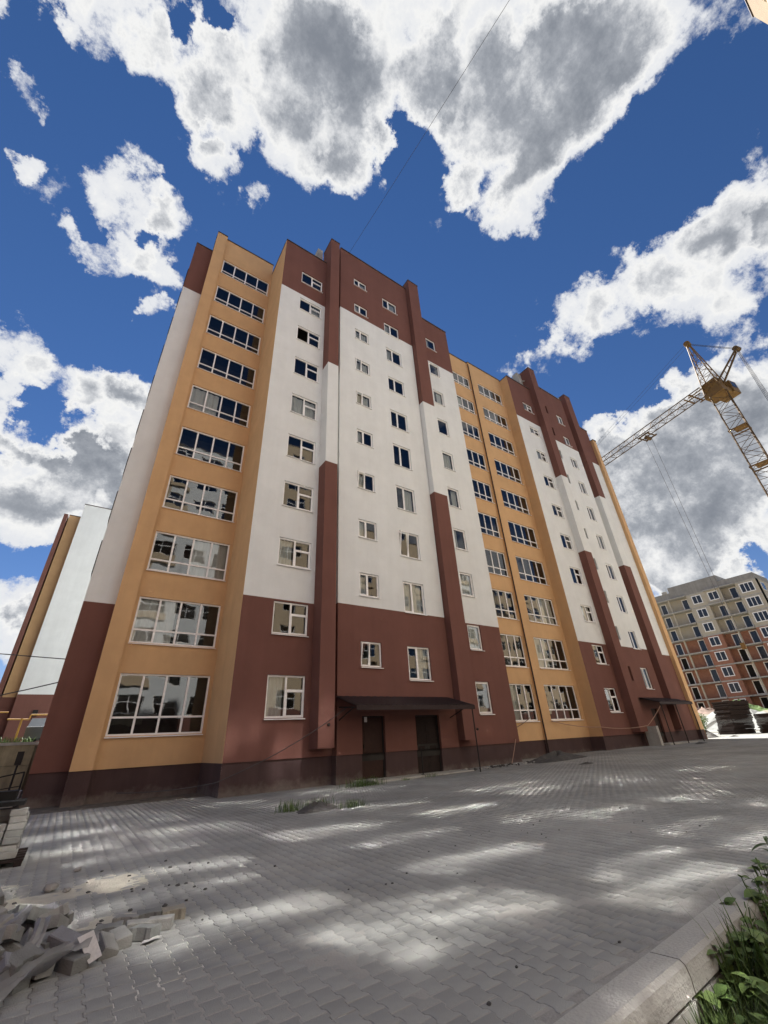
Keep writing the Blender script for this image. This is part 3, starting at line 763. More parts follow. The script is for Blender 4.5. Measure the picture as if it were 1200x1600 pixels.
OB = opposite(21.2, 84, -9.5, 25.5, 'ochre apartment block across the courtyard, out of view past the crane', 1)
for f in range(8, 11):                               # end loggias of the corner
    za = .7+f*2.95
    c_ = MB().box((20.62, -9.6, za-.2), (21.5, -6.9, za+.0)).box((20.62, -6.95, za), (21.45, -6.9, za+.95)).box((21.4, -9.6, za), (21.45, -6.951, za+.95)).build('balcony', M_pale, OA)
    MB().box((21.40, -9.6, za+.96), (21.46, -6.9, za+1.02)).box((21.40, -9.6, za+2.6), (21.46, -6.9, za+2.68)).box((21.4, -6.98, za+1.02), (21.46, -6.9, za+2.6)).box((21.4, -8.3, za+1.02), (21.46, -8.22, za+2.6)).build('balcony_frame', M_pvc, c_)
    MB().quad((21.42, -9.6, za+1.0), (21.42, -6.95, za+1.0), (21.42, -6.95, za+2.6), (21.42, -9.6, za+2.6)).build('pane', M_glass, c_)

# ------------------------------------------------------------------ neighbouring block on the left
NB = thing('apartment_building', 'neighbouring white, ochre and brown block seen past the left gable', 'apartment building', (0, 50, 0))
panel(NB, -4.72, 6, 6.36, 25.5, 0, [(99, WHT)]); panel(NB, -4.72, 6, 1.8, 6.36, 0, [(99, BRN)])
panel(NB, -5.8, -4.72, 6.2, 24.3, .9, [(99, YEL)]); panel(NB, -5.8, -4.72, 1.8, 6.2, .9, [(99, BRN)])
m = MB(); side(m, -4.72, 0, .9, 1.8, 25.5, [(6.3, BRN), (99, WHT)]); side(m, -5.8, .0, .9, 6.2, 23.9, [(99, YEL)]); side(m, -4.72, .9, 14, 24.3, 25.5, [(99, WHT)]); m.build('wall_return', WALLM, NB)
m = MB().box((-6.15, -.2, 1.8), (-5.8, 14, 23.9)); m.build('stair_wall', M_brown, NB)
for a, c, t in ((-4.75, 6, 25.5), (-5.82, -4.76, 24.3)): MB().box((a, -.05 if t > 25 else .85, t), (c, 14, t+.08)).build('parapet_cap', M_cap, NB)
MB().quad((-5.8, .9, 24.2), (6, .9, 24.2), (6, 14, 24.2), (-5.8, 14, 24.2)).build('roof', M_roof, NB)
MB().box((-3.25, -.25, 4.6), (-2.9, 0, 5.1)).build('lamp_box', M_steel, NB)
# terrace with concrete retaining wall
tr = MB().box((-60, 30.2, -.7), (8, 75, 1.98)).build('terrace', M_soil, kind='structure')
rw = thing('retaining_wall', 'tall stained concrete panel wall holding the upper terrace at the left', 'wall', (0, 30, 0))
M_pan = mat('ochre_stained_concrete', (.34, .30, .20), .92, .22, 1.6, .6, 30, stain=.35)
for i in range(9):
    MB().box((-14.9+i*1.5, -.02*(i % 2), -.3), (-13.42+i*1.5, .19, 1.1)).build('wall_panel', M_pan, rw); MB().box((-14.9+i*1.5, -.01, 1.115), (-13.42+i*1.5, .19, 2.0)).build('wall_panel', M_pan, rw)
MB().box((-15, -.07, 2.002), (-1.3, .25, 2.13)).build('coping', M_conc, rw)
# gas pipe
M_gas = mat('yellow_gas_paint', (.45, .25, .04), .5, .1, 5, spec=.4)
m = MB().tube([(-8, 30.6, 3.55), (-3.0, 30.6, 3.55)], .03, n=8).tube([(-2.95, 30.6, 3.22), (-2.05, 30.6, 3.2), (-2.03, 30.6, 3.42), (-.5, 30.6, 3.42)], .036, n=8)
gp = tag(m.build('gas_pipe', M_gas), 'yellow gas pipe stepping up on posts above the left retaining wall', 'pipe')
for x in (-2.35, -5.2): MB().bar((x, 30.6, 2.12), (x, 30.6, 3.25 if x > -3 else 3.55), .05, n=8).build('post', M_gas, gp)
# car behind the pipe
M_carp = mat('dark_car_paint', (.05, .055, .06), .25, .02, 3, metal=.3, spec=.6)
M_tyre = mat('tyre', (.02, .02, .02), .9)
car = thing('parked_car', 'dark car parked on the upper terrace behind the yellow pipe', 'car', (-1.15, 34, 1.98), math.radians(86))
prof = [(-2.1, .35), (2.1, .35), (2.15, .7), (1.35, .9), (.7, 1.4), (-1.1, 1.42), (-1.75, .98), (-2.15, .92)]
m = MB(); n = len(prof)
for i in range(n): (a, c), (a2, c2) = prof[i], prof[(i+1) % n]; m.quad((a, -.85, c), (a2, -.85, c2), (a2, .85, c2), (a, .85, c))
m.poly([(a, -.85, c) for a, c in reversed(prof)]); m.poly([(a, .85, c) for a, c in prof]); m.build('body', M_carp, car)
for s in (-1, 1):
    MB().poly([(1.2, s*.856, .93), (.62, s*.856, 1.33), (-1.05, s*.856, 1.35), (-1.55, s*.856, 1.0)]).build('side_window', M_dark, car)
    for x in (-1.35, 1.35): w = MB().bar((x, s*.68, .33), (x, s*.88, .33), .33, n=14).build('wheel', M_tyre, car); MB().bar((x, s*.885, .33), (x, s*.9, .33), .19, n=10).build('rim', M_carp, w)
MB().quad((1.36, -.7, .92), (1.36, .7, .92), (.75, .66, 1.37), (.75, -.66, 1.37)).build('windscreen', M_glass, car)
# steel handrail and steps at the left gable
hr = thing('handrail', 'black steel handrail beside the steps at the left gable', 'handrail', (0, 0, 0))
MB().bar((-2.6, 19.7, .72), (-.98, 19.7, 1.0), .03).build('rail', M_steel, hr); MB().bar((-2.6, 19.7, .42), (-.98, 19.7, .62), .02).build('rail', M_steel, hr)
for x in (-2.5, -1.72, -.98): MB().bar((x, 19.7, -.02), (x, 19.7, .72+(x+2.6)*.17), .025).build('post', M_steel, hr)
tag(MB().bar((-1.28, 20.5, -.02), (-1.28, 20.5, 1.35), .03, n=8).box((-1.37, 20.42, 1.2), (-1.19, 20.54, 1.6)).build('meter_post', M_steel), 'dark box on a thin post beside the left gable', 'post')
tag(MB().box((-4.2, 20.4, -.02), (-1.0, 21.6, .22)).box((-4.2, 21.6, -.02), (-1.0, 22.6, .38)).build('concrete_steps', M_conc), 'pale concrete steps leading up beside the left gable', 'steps')

# ------------------------------------------------------------------ unfinished block on the right
M_block = mat('aerated_block', (.44, .39, .29), .92, .12, 1.5, .6, 20, col2=(.45, .42, .36))
M_brick = mat('red_brick', (.27, .125, .085), .92, .2, 2.5, .6, 25, col2=(.34, .175, .12))
M_grey = mat('grey_render', (.30, .29, .27), .92, .12, 1, .4, 20, stain=.2)
U = thing('unfinished_building', 'unfinished brick and block apartment building with open balconies behind the right gable', 'apartment building', (100, 0, 0))
FL = 2.78; UZ = [2.62+FL*i for i in range(9)]   # slab levels
def uwin(y, z, w, h, x=-.02, frame=True, dark=False):
    # frame lies in the plane x = const, looks towards -X
    m = MB(); t = .1
    m.box((x-.03, y-w/2-.14, z-.14), (x+.0, y+w/2+.14, z)).box((x-.03, y-w/2-.14, z+h), (x, y+w/2+.14, z+h+.14)).box((x-.03, y-w/2-.14, z), (x, y-w/2, z+h)).box((x-.03, y+w/2, z), (x, y+w/2+.14, z+h))
    n = 2 if w > 1.1 else 1
    if w > 1.8: n = 3
    for i in range(1, n): m.box((x-.02, y-w/2+w*i/n-.05, z), (x, y-w/2+w*i/n+.05, z+h))
    o = m.build('window', M_pvc, U)
    for i in range(n):
        a = y-w/2+w*i/n+.03; c = y-w/2+w*(i+1)/n-.03
        MB().quad((x-.008, a, z+.03), (x-.008, a, z+h-.03), (x-.008, c, z+h-.03), (x-.008, c, z+.03)).build('pane', M_dark if dark else M_uglass, o)
def _ug():
    m = mat('far_window_glass', (.02, .025, .035), .15, 0, spec=.5); m.node_tree.nodes['Principled BSDF'].inputs['Coat Weight'].default_value = .3; return m
M_uglass = _ug()
YL, YR = 42.5, 21.5
def wallx(x, y0, y1, z0, z1, m_): MB().quad((x, y0, z0), (x, y1, z0), (x, y1, z1), (x, y0, z1)).build('wall', m_, U)
# bays (flush) and galleries (recessed 1.4)
bays = [(44.5, 40.6), (33.7, 30.35), (24.95, 21.6)]
gals = [(40.6, 33.7), (30.35, 24.95)]
for f in range(-1, 8):
    z0 = UZ[f] if f >= 0 else -.2; z1 = UZ[f+1] if f >= 0 else UZ[0]; mt = M_block if f >= 5 else M_brick
    if f == 7: z1 = 24.9
    for a, c in bays: wallx(0, c, a, z0, z1-.22, mt); MB().box((-.03, c, z1-.22), (.15, a, z1)).build('slab_edge', M_conc, U)
    for a, c in gals: wallx(1.4, c, a, z0, z1, mt)
    for a, c in bays: MB().quad((0, a, z0), (1.4, a, z0), (1.4, a, z1), (0, a, z1)).quad((0, c, z0), (1.4, c, z0), (1.4, c, z1), (0, c, z1)).build('wall', mt, U)
for f in range(0, 8):
    for a, c in gals: MB().box((-.45, c+.01, UZ[f]-.22), (1.4, a-.01, UZ[f])).build('balcony_slab', M_conc, U)
for a, c in gals: MB().box((-.5, c+.01, 24.7), (1.4, a-.01, 24.9)).build('balcony_slab', M_conc, U)
for f in range(0, 8):
    for (a, c) in gals:
        mid = (a+c)/2; zt = UZ[f+1]-.22 if f < 7 else 24.7
        MB().box((-.1, mid-.13, UZ[f]), (.15, mid+.13, zt)).build('post', M_block, U)
        if f < 7 or a > 35: uwin(a-1.55, UZ[f]+.15, .95, 2.1, 1.38, dark=f in (0, 1, 2, 3)); 
        uwin(c+1.0, UZ[f]+.15, .95, 2.1, 1.38, dark=f == 0)
    uwin(31.95, UZ[f]+.75, 1.5, 1.45, dark=f == 0)
    uwin(23.3, UZ[f]+.7, 1.95, 1.55)
wallx(.05, 27.7, 30.35, UZ[7], 24.9, M_block); uwin(29.0, UZ[7]+.75, 1.5, 1.45, .03)
for y in (38.4, 36.2, 26.4, 23.2): uwin(y, .9, 1.1, 1.2, 1.38 if y in (38.4, 36.2, 26.4) else -.02, dark=True)
MB().box((-2.6, 25.5, UZ[0]-.1), (-.47, 34.6, UZ[0]+.12)).build('entrance_canopy', M_conc, U)
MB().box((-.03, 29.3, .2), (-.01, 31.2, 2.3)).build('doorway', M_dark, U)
# roof walls
for y0, y1, z0, z1 in ((36.45, 45, 24.9, 26.2), (27.3, 36.44, 24.9, 27.3), (21.6, 27.29, 24.9, 26.0)): MB().box((-.06, y0, z0), (8, y1, z1)).build('roof_wall', M_grey, U)
MB().box((-.2, 36.9, 26.2), (.3, 37.8, 26.7)).build('roof_vent', M_conc, U)
# face towards the courtyard
for f in range(-1, 8):
    z0 = UZ[f] if f >= 0 else -.2; z1 = UZ[f+1] if 0 <= f < 7 else (24.9 if f == 7 else UZ[0])
    MB().quad((0, 21.6, z0), (16, 21.6, z0), (16, 21.6, z1), (0, 21.6, z1)).build('wall', M_block if f >= 5 else M_brick, U)
    if f >= 5:
        w = MB().box((2.0, 21.54, z0+.8), (3.9, 21.6, z0+2.3)).build('window', M_pvc, U); MB().quad((2.1, 21.53, z0+.9), (3.8, 21.53, z0+.9), (3.8, 21.53, z0+2.2), (2.1, 21.53, z0+2.2)).build('pane', M_uglass, w)
MB().quad((0, 45, -.2), (0.01, 45, -.2), (16, 45, 25), (0, 45, 25)).build('wall', M_block, U)

# ------------------------------------------------------------------ rough ground by the unfinished block
def mound(name, cx, cy, z, rx, ry, h, m_, label=None, cat=None, seed=0, n=22, jag=.25, kind='thing'):
    r2 = np.random.default_rng(seed); V = [(0, 0, h)]; F = []
    rings = n//2; ph = r2.random(6)*6.28
    for i in range(1, rings+1):
        for j in range(n):
            t = 2*math.pi*j/n; r = i/rings
            e = 1+jag*(.5*math.sin(2*t+ph[0])+.3*math.sin(3*t+ph[1])+.25*math.sin(5*t+ph[2]))
            zz = h*(1-r)**.9*(1+.35*math.sin(3*t+ph[3]+4*r))+r2.normal(0, h*.05)*(1-r)-.06*r
            V.append((rx*r*e*math.cos(t), ry*r*e*math.sin(t), zz))
    for j in range(n): F.append((0, 1+j, 1+(j+1) % n))
    for i in range(rings-1):
        for j in range(n): a = 1+i*n+j; c = 1+i*n+(j+1) % n; F.append((a, a+n, c+n, c))
    o = arr_obj(name, V, F, m_); o.location = (cx, cy, z)
    if kind == 'thing': tag(o, label, cat)
    else: o['kind'] = kind
    return o
M_gravel = mat('grey_gravel', (.22, .225, .21), .95, .25, 2, 1, 14)
M_spoil = mat('spoil_earth', (.28, .19, .10), .95, .3, .8, 1, 8)
M_grass = mat('grass_green', (.045, .085, .02), .8, .35, 2.5, col2=(.10, .15, .04))
M_shingle = mat('dark_gravel', (.07, .068, .065), .95, .3, 5, 1, 25)
M_rubb = mat('brick_rubble', (.21, .15, .12), .95, .3, 2, 1, 10)
mound('gravel_heap', 80, 27, .15, 14, 9, 2.9, M_gravel, 'long pale gravel heap before the unfinished building', 'gravel heap', 3)
mound('gravel_heap', 70, 16.5, .0, 6, 4.5, 2.3, M_gravel, 'rounded grey gravel heap behind the smaller plank stack', 'gravel heap', 4)
mound('earth_heap', 82, 13.5, .5, 6, 6, 3.6, M_spoil, 'brown spoil heap at the right edge below the unfinished building', 'earth heap', 5)
mound('rubble_heap', 93, 36, 2.3, 7, 7, 1.3, M_rubb, 'reddish brick rubble at the foot of the unfinished building', 'rubble', 6)
mound('grassy_mound', 88, 28.5, 2.1, 4.5, 4, 2.0, M_grass, 'green grassy mound before the doorway of the unfinished building', 'mound', 7)
# plank stacks
def stack(x, y, z, w, dd, layers, label, lean):
    o = thing('plank_stack', label, 'timber', (x, y, z), math.radians(-24), 'stacks of dark formwork panels'); r2 = random.Random(int(x*10))
    zz = 0
    for i in range(layers):
        h = .42 if i % 2 == 0 else .36; dx = lean*(layers-1-i)*-.10+r2.uniform(-.05, .05)
        for k in range(3): MB().box((dx+k*w/2.2-.0, -dd/2, zz), (dx+k*w/2.2+.12, dd/2, zz+.03)).build('bearer', M_wood, o)
        for k in range(5):
            MB().box((dx+r2.uniform(-.08, .08), -dd/2+r2.uniform(-.05, .05), zz+.032+k*(h-.034)/5), (dx+w+r2.uniform(-.08, .08), dd/2+r2.uniform(-.05, .05), zz+.03+(k+.95)*(h-.034)/5)).build('panel', M_wood, o)
        zz += h
    return o
stack(50.8, 17.9, .32, 2.3, 1.7, 7, 'taller leaning stack of dark formwork panels by the right gable', 1)
stack(50.6, 15.1, .32, 1.8, 1.5, 4, 'shorter stack of dark formwork panels at the right', 0)
tag(MB().poly([(50.5, 21.2, .34), (51.2, 20.9, .34), (52.2, 19.2, 1.45), (51.8, 19.0, 1.65), (51.3, 19.5, 1.4)]).poly([(51.8, 19.0, 1.65), (52.2, 19.2, 1.45), (52.7, 18.6, 1.5), (52.3, 18.5, 1.7)]).build('plastic_sheet', M_curt), 'white plastic sheet hanging off the taller plank stack', 'sheet')

# ------------------------------------------------------------------ tower crane
M_crane = mat('crane_yellow', (.20, .115, .02), .6, .35, 3, col2=(.12, .06, .02), spec=.4)
M_craned = mat('crane_rust_dark', (.12, .075, .035), .7, .3, 3, metal=.3)
CR = thing('tower_crane', 'yellow tower crane with lattice mast and long jib rising past the right gable', 'crane', (59.3, 7.3, 0), 0)
R45 = math.radians(8)
def lattice(m, p, q, w, h, step, r, rb, tri=False):
    p, q = Vector(p), Vector(q); d = (q-p); Ln = d.length; d.normalize()
    a = Vector((0, 0, 1)).cross(d).normalized() if abs(d.z) < .9 else Vector((math.cos(R45), math.sin(R45), 0)); b_ = d.cross(a)
    cs = [(-w/2, -h/2), (w/2, -h/2), (w/2, h/2), (-w/2, h/2)] if not tri else [(-w/2, 0), (w/2, 0), (0, h)]
    P = lambda i, s: p+d*s+a*cs[i][0]+b_*cs[i][1]
    n = max(1, round(Ln/step)); st = Ln/n; K = len(cs)
    for i in range(K): m.bar(P(i, 0), P(i, Ln), r)
    for j in range(n):
        for i in range(K):
            k2 = (i+1) % K
            m.bar(P(i, j*st), P(k2, j*st), rb)
            A, C = ((i, k2) if j % 2 else (k2, i)); m.bar(P(A, j*st), P(C, (j+1)*st), rb)
    for i in range(K): m.bar(P(i, Ln), P((i+1) % K, Ln), rb)
    return m
lattice(MB(), (0, 0, .0), (0, 0, 38.2), 1.75, 1.75, 1.55, .085, .032).build('mast', M_craned, CR)
for z in (16, 21.5, 27.2, 32.6):
    MB().box((-.85, -.85, z), (.4, .4, z+.12)).box((-.95, -.95, z-.05), (.95, -.87, z+.1)).box((-.95, .87, z-.05), (.95, .95, z+.1)).box((-.95, -.86, z-.05), (-.87, .86, z+.1)).box((.87, -.86, z-.05), (.95, .86, z+.1)).build('mast_platform', M_crane, CR)
jd = Vector((3.9, 17.4, 0)).normalized(); jn = Vector((-jd.y, jd.x, 0))
def J(s, t, z): v = jd*s+jn*t; return (v.x, v.y, z)
m = MB()
for s0, s1, t0, t1, z0, z1 in ((-1.1, 1.1, -1.0, 1.0, 38.2, 38.9), (-1.3, .6, -2.4, -1.02, 38.3, 40.2), (-.9, .9, -.8, .8, 38.91, 40.6)):
    P = [J(s0, t0, z0), J(s1, t0, z0), J(s1, t1, z0), J(s0, t1, z0)]; Q = [J(s0, t0, z1), J(s1, t0, z1), J(s1, t1, z1), J(s0, t1, z1)]
    m.poly(P[::-1]); m.poly(Q)
    for i in range(4): k2 = (i+1) % 4; m.quad(P[i], P[k2], Q[k2], Q[i])
cab = m.build('cab', M_crane, CR)
MB().quad(J(-1.0, -2.42, 39.2), J(.3, -2.42, 39.2), J(.3, -2.42, 40.0), J(-1.0, -2.42, 40.0)).quad(J(-1.32, -2.2, 39.1), J(-1.32, -1.2, 39.1), J(-1.32, -1.2, 40.0), J(-1.32, -2.2, 40.0)).build('cab_window', M_uglass, cab)
apex = Vector(J(-.2, .8, 47.6)); m = MB()
for s, t in ((-1, -.9), (1, -.9), (-1, .9), (1, .9)): m.bar(J(s, t, 39), apex+Vector(J(s*.12, t*.12, 0)), .07)
for k in range(1, 7):
    f_ = k/7.5
    pts = [Vector(J(s, t, 39)).lerp(apex, f_) for s, t in ((-1, -.9), (1, -.9), (1, .9), (-1, .9))]; f2 = (k-1)/7.5
    p2 = [Vector(J(s, t, 39)).lerp(apex, f2) for s, t in ((-1, -.9), (1, -.9), (1, .9), (-1, .9))]
    for i in range(4): m.bar(pts[i], pts[(i+1) % 4], .03); m.bar(p2[i], pts[(i+1) % 4], .028)
m.bar(apex+Vector((-.35, 0, 0)), apex+Vector((.35, 0, 0)), .38, n=10); m.build('head_frame', M_crane, CR)
tip = Vector((-.4, -3.9, 42.9)); m = MB()
for t in (-.6, .6): m.bar(J(-.6, t, 39.6), tip+jn*t*.25, .12)
for k in range(1, 6): m.bar(Vector(J(-.6, -.6, 39.6)).lerp(tip, k/6), Vector(J(-.6, .6, 39.6)).lerp(tip, (k+.5)/6.5), .05)
m.bar(tip-jn*.4, tip+jn*.4, .33, n=10); m.build('back_strut', M_craned, CR)
lattice(MB(), J(1.4, 0, 39.9), J(34, 0, 40.1), 1.3, 1.25, 1.5, .07, .028, tri=True).build('jib', M_craned, CR)
MB().bar(J(.6, -1.2, 39.9), J(2.6, -1.2, 39.9), .08).bar(J(.6, 1.2, 39.9), J(2.6, 1.2, 39.9), .08).bar(J(2.3, -1.5, 40.1), J(2.3, 1.5, 40.1), .1).bar(J(3.2, -1.1, 40.2), J(3.2, 1.1, 40.2), .09).build('jib_root', M_crane, CR)
tr_ = 10.1
ty = MB().bar(J(tr_-.9, -.85, 39.5), J(tr_+.9, -.85, 39.5), .11).bar(J(tr_-.9, .85, 39.5), J(tr_+.9, .85, 39.5), .11).bar(J(tr_-.7, -.85, 39.4), J(tr_-.7, .85, 39.4), .1).bar(J(tr_+.7, -.85, 39.4), J(tr_+.7, .85, 39.4), .1).bar(J(tr_, -.5, 39.2), J(tr_, .5, 39.2), .28, n=8).build('trolley', M_craned, CR)
m = MB()
for s, t in ((-.35, -.2), (.35, .2)): m.bar(J(tr_+s, t, 39.2), J(tr_+s*.4, t*.4, 9.2), .022, n=4)
m.build('hoist_rope', M_cable, ty); MB().box((J(tr_, 0, 0)[0]-.2, J(tr_, 0, 0)[1]-.2, 8.5), (J(tr_, 0, 0)[0]+.2, J(tr_, 0, 0)[1]+.2, 9.2)).build('hook_block', M_crane, ty)
m = MB()
for t in (-.3, .3): m.bar(apex+jn*t, tip+jn*t, .03); m.bar(apex+jn*t, J(31, t, 41.1), .014)
for t in (-.35, -.1, .15, .4): m.bar(tip+jn*t, (-.7, -3.4+t, 5.0), .022)
m.build('stay_rope', M_cable, CR)
MB().box((-2.6, -4.6, .0), (2.4, 2.6, 1.1)).build('base_frame', M_crane, CR)
MB().box((-2.0, -4.4, 1.11), (1.6, -2.4, 3.6)).build('ballast', M_concd, CR)

# ------------------------------------------------------------------ foliage helpers
M_leaf = [mat('leaf_dark', (.034, .068, .014), .6, .3, 6, spec=.4), mat('leaf_mid', (.068, .12, .024), .6, .3, 6, spec=.4), mat('leaf_light', (.11, .17, .04), .6, .3, 6, spec=.4)]
M_bark = mat('bark', (.09, .07, .05), .95, .3, 6, .8, 20)
def leaves(pts, size, seed, up=.3):
    r2 = np.random.default_rng(seed); n = len(pts)
    a = r2.normal(size=(n, 3)); a /= np.linalg.norm(a, axis=1)[:, None]; b_ = r2.normal(size=(n, 3)); b_[:, 2] += up; b_ -= a*(a*b_).sum(1)[:, None]; b_ /= np.linalg.norm(b_, axis=1)[:, None]
    s = size*r2.uniform(.6, 1.3, (n, 1)); P = np.asarray(pts)
    V = np.stack([P-a*s, P-b_*s*.45, P+a*s, P+b_*s*.45], 1).reshape(-1, 3)
    F = np.arange(4*n).reshape(-1, 4); return V, F, r2.integers(0, 3, n)
def crown_pts(lobes, n, seed):
    r2 = np.random.default_rng(seed); out = []
    for k in range(n):
        c, r = lobes[r2.integers(len(lobes))]; v = r2.normal(size=3); v /= np.linalg.norm(v); out.append(np.array(c)+v*r*r2.uniform(.55, 1.05)*np.array([1, 1, .8]))
    return np.array(out)
def tree(x, y, z, h, label, seed, n=5200, size=.2):
    r2 = random.Random(seed); o = thing('tree', label, 'tree', (x, y, z)); m = MB(); k = h*.5
    pts = [(0, 0, -.2), (.1, .05, k*.5), (.0, .1, k)]
    for i, (a, b_) in enumerate(zip(pts, pts[1:])): m.bar(a, b_, .16-.05*i, n=7)
    lobes = []
    for i in range(8):
        t = i*2.4; e = (math.cos(t)*h*.24*r2.uniform(.6, 1.1), math.sin(t)*h*.24*r2.uniform(.6, 1.1), h*r2.uniform(.55, .92)); m.bar(pts[2] if i % 2 else pts[1], e, .05, n=5); lobes.append((e, h*.15*r2.uniform(.8, 1.3)))
    m.build('trunk', M_bark, o)
    V, F, mi = leaves(crown_pts(lobes, n, seed), size, seed); arr_obj('crown', V, F, M_leaf, o, mi=mi)
    return o
tree(-10.6, 44, 1.9, 8.6, 'leafy tree beyond the neighbouring block at the left edge', 11)
tree(-13.5, 52, 1.9, 11, 'second leafy tree further left, cut by the left edge', 12)
TG = [(rng.uniform(-6, -1.6), 30.55+rng.normal()*.15, 2.0) for _ in range(420)]
# garden strip below the kerb: soil, weeds, tall grass
M_gsoil = mat('garden_soil', (.045, .036, .028), .95, .4, 5, 1, 30)
gx = list(np.arange(-4, 26, .35)); gy = list(np.arange(-3.5, 3.9, .35))
ground_sheet('garden_soil', gx, gy, lambda x, y: -.34+.04*math.sin(3*x+y)+.04*math.sin(5*y-2*x) if y < kerb_y(x)-.02 else -.5, M_gsoil, kind='structure')
r2 = np.random.default_rng(5)
def grass(name, P, hmin, hmax, w, seed, **k):
    r3 = np.random.default_rng(seed); V = []; F = []; mi = []
    for (x, y, z) in P:
        h = r3.uniform(hmin, hmax); t = r3.uniform(0, 6.28); b_ = r3.uniform(.1, .55)*h; dx, dy = math.cos(t), math.sin(t); px, py = -dy*w, dx*w; n0 = len(V)
        for s, ww in ((0, 1), (.4, .9), (.75, .6), (1, .05)):
            q = b_*s*s; V += [(x+dx*q-px*ww, y+dy*q-py*ww, z+h*s*(1-.15*s)), (x+dx*q+px*ww, y+dy*q+py*ww, z+h*s*(1-.15*s))]
        for i in range(3): F.append((n0+2*i, n0+2*i+1, n0+2*i+3, n0+2*i+2)); mi.append(int(r3.integers(0, 3)))
    return arr_obj(name, V, F, M_leaf, mi=mi, **k)
grass('terrace_weeds', TG, .15, .55, .02, 77, kind='stuff')
P = []
while len(P) < 9000:
    x = 3.4+11*r2.random()**1.7; y = kerb_y(x)-.15-abs(r2.normal(0, .6))
    if y < -1.5: continue
    if x < 4.2 and r2.random() < .55 : continue
    P.append((x, y, -.35))
grass('garden_grass', P, .08, .36, .004, 1, kind='stuff')
P = []
while len(P) < 420:
    x = 4.1+9*r2.random()**1.5; y = kerb_y(x)-.18-abs(r2.normal(0, .2)); P.append((x, y, -.35))
grass('tall_grass', P, .35, .72, .0055, 2, kind='stuff')
def leaf_mesh(Lf, Wf, k):
    V = []; F = []; n = 6
    for i in range(n+1):
        t = i/n; w = Wf*math.sin(math.pi*min(1, t*1.02+.03))**.6*(1-.35*t); z = .35*Lf*t-.45*Lf*t*t
        V += [(Lf*t, -w, z+.12*w), (Lf*t, 0, z), (Lf*t, w, z+.12*w)]
    for i in range(n):
        a = 3*i; F += [(a, a+3, a+4, a+1), (a+1, a+4, a+5, a+2)]
    me = bpy.data.meshes.new('leaf'); me.from_pydata(V, [], F); me.materials.append(M_leaf[k]); return me
LM = [leaf_mesh(.11, .042, 1), leaf_mesh(.14, .055, 2), leaf_mesh(.09, .034, 1), leaf_mesh(.2, .025, 0)]
def weed(x, y, z, h, n, kinds, label, seed):
    r3 = random.Random(seed); o = thing('weed', label, 'weed', (x, y, z), group='broad leaved weeds below the kerb')
    m = MB(); tops_ = []
    for s in range(max(1, n//6)):
        a = r3.uniform(0, 6.28); e = Vector((math.cos(a)*h*.25, math.sin(a)*h*.25, h)); m.bar((0, 0, 0), e, .004, n=4); tops_.append(e)
    m.build('stem', M_leaf[1], o)
    for i in range(n):
        e = tops_[i % len(tops_)]; t = r3.uniform(.25, 1.0); p = e*t
        l = link('leaf', LM[r3.choice(kinds)], o, p); l.rotation_euler = (r3.uniform(-.3, .3), r3.uniform(-.5, .35), r3.uniform(0, 6.28)); s = r3.uniform(.7, 1.15); l.scale = (s, s, s)
weeds = [(3.72, 2.0, .20), (3.6, 1.72, .2), (3.85, 1.8, .26), (3.75, 1.5, .26), (4.05, 1.98, .3), (4.3, 2.12, .3), (4.3, 1.75, .34), (4.6, 1.95, .36), (4.85, 2.16, .38), (4.9, 1.75, .42), (5.3, 2.15, .46), (5.7, 2.2, .5), (5.6, 1.85, .5), (6.5, 2.25, .56), (4.05, 1.55, .28), (3.45, 1.5, .16), (7.6, 2.3, .6), (4.15, 2.14, .2), (4.45, 1.98, .3), (4.7, 2.2, .3), (5.05, 2.0, .4), (5.1, 2.26, .3), (5.5, 2.0, .45), (5.95, 2.05, .5), (6.1, 2.3, .45)]
wl_ = ['lowest weed at the foot of the wall joint', 'broad pale leaved weed nearest the bottom edge', 'small weed against the stained wall panel', 'dense weed over the dark soil', 'weed with upright pale leaves before the wall', 'weed leaning on the wall below the kerb', 'bushy weed near the bottom right corner', 'mid height weed among the grass blades', 'weed touching the kerb shadow line', 'tall weed at the right edge of the garden', 'tall narrow leaved weed against the kerb', 'weed rising over the kerb top', 'leafy weed behind the tallest grass', 'weed farther along the kerb', 'flat weed beside the broken brick', 'tiny weed at the bottom edge', 'farthest weed along the kerb', 'low weed pressed against the wall below the kerb', 'weed between the two bushiest ones near the corner', 'small weed at the kerb shadow beside the grass blades', 'weed in the middle of the tall grass', 'small weed hugging the kerb among the blades', 'tall weed behind the right edge grass', 'tall weed leaning over the garden at the right edge', 'weed against the kerb near the right edge']
for i, ((x, y, h), lb) in enumerate(zip(weeds, wl_)): weed(x, y, -.33, h, 26 if h < .45 else 40, (0, 1, 2) if h < .5 else (0, 2, 3, 3), lb, i)
# stray things in the garden soil
tag(MB().box((-.11, -.05, -.02), (.10, .06, .05)).build('broken_brick', mat('old_red_brick', (.25, .08, .05), .9, .2, 5), loc=(3.66, 1.86, -.30)), 'broken red brick lying in the weeds', 'brick')
tag(MB().box((-.2, -.1, -.02), (.2, .11, .03)).build('concrete_scrap', M_concd, loc=(3.95, 1.86, -.31)), 'grey concrete scrap under the broad leaved weeds', 'rubble')

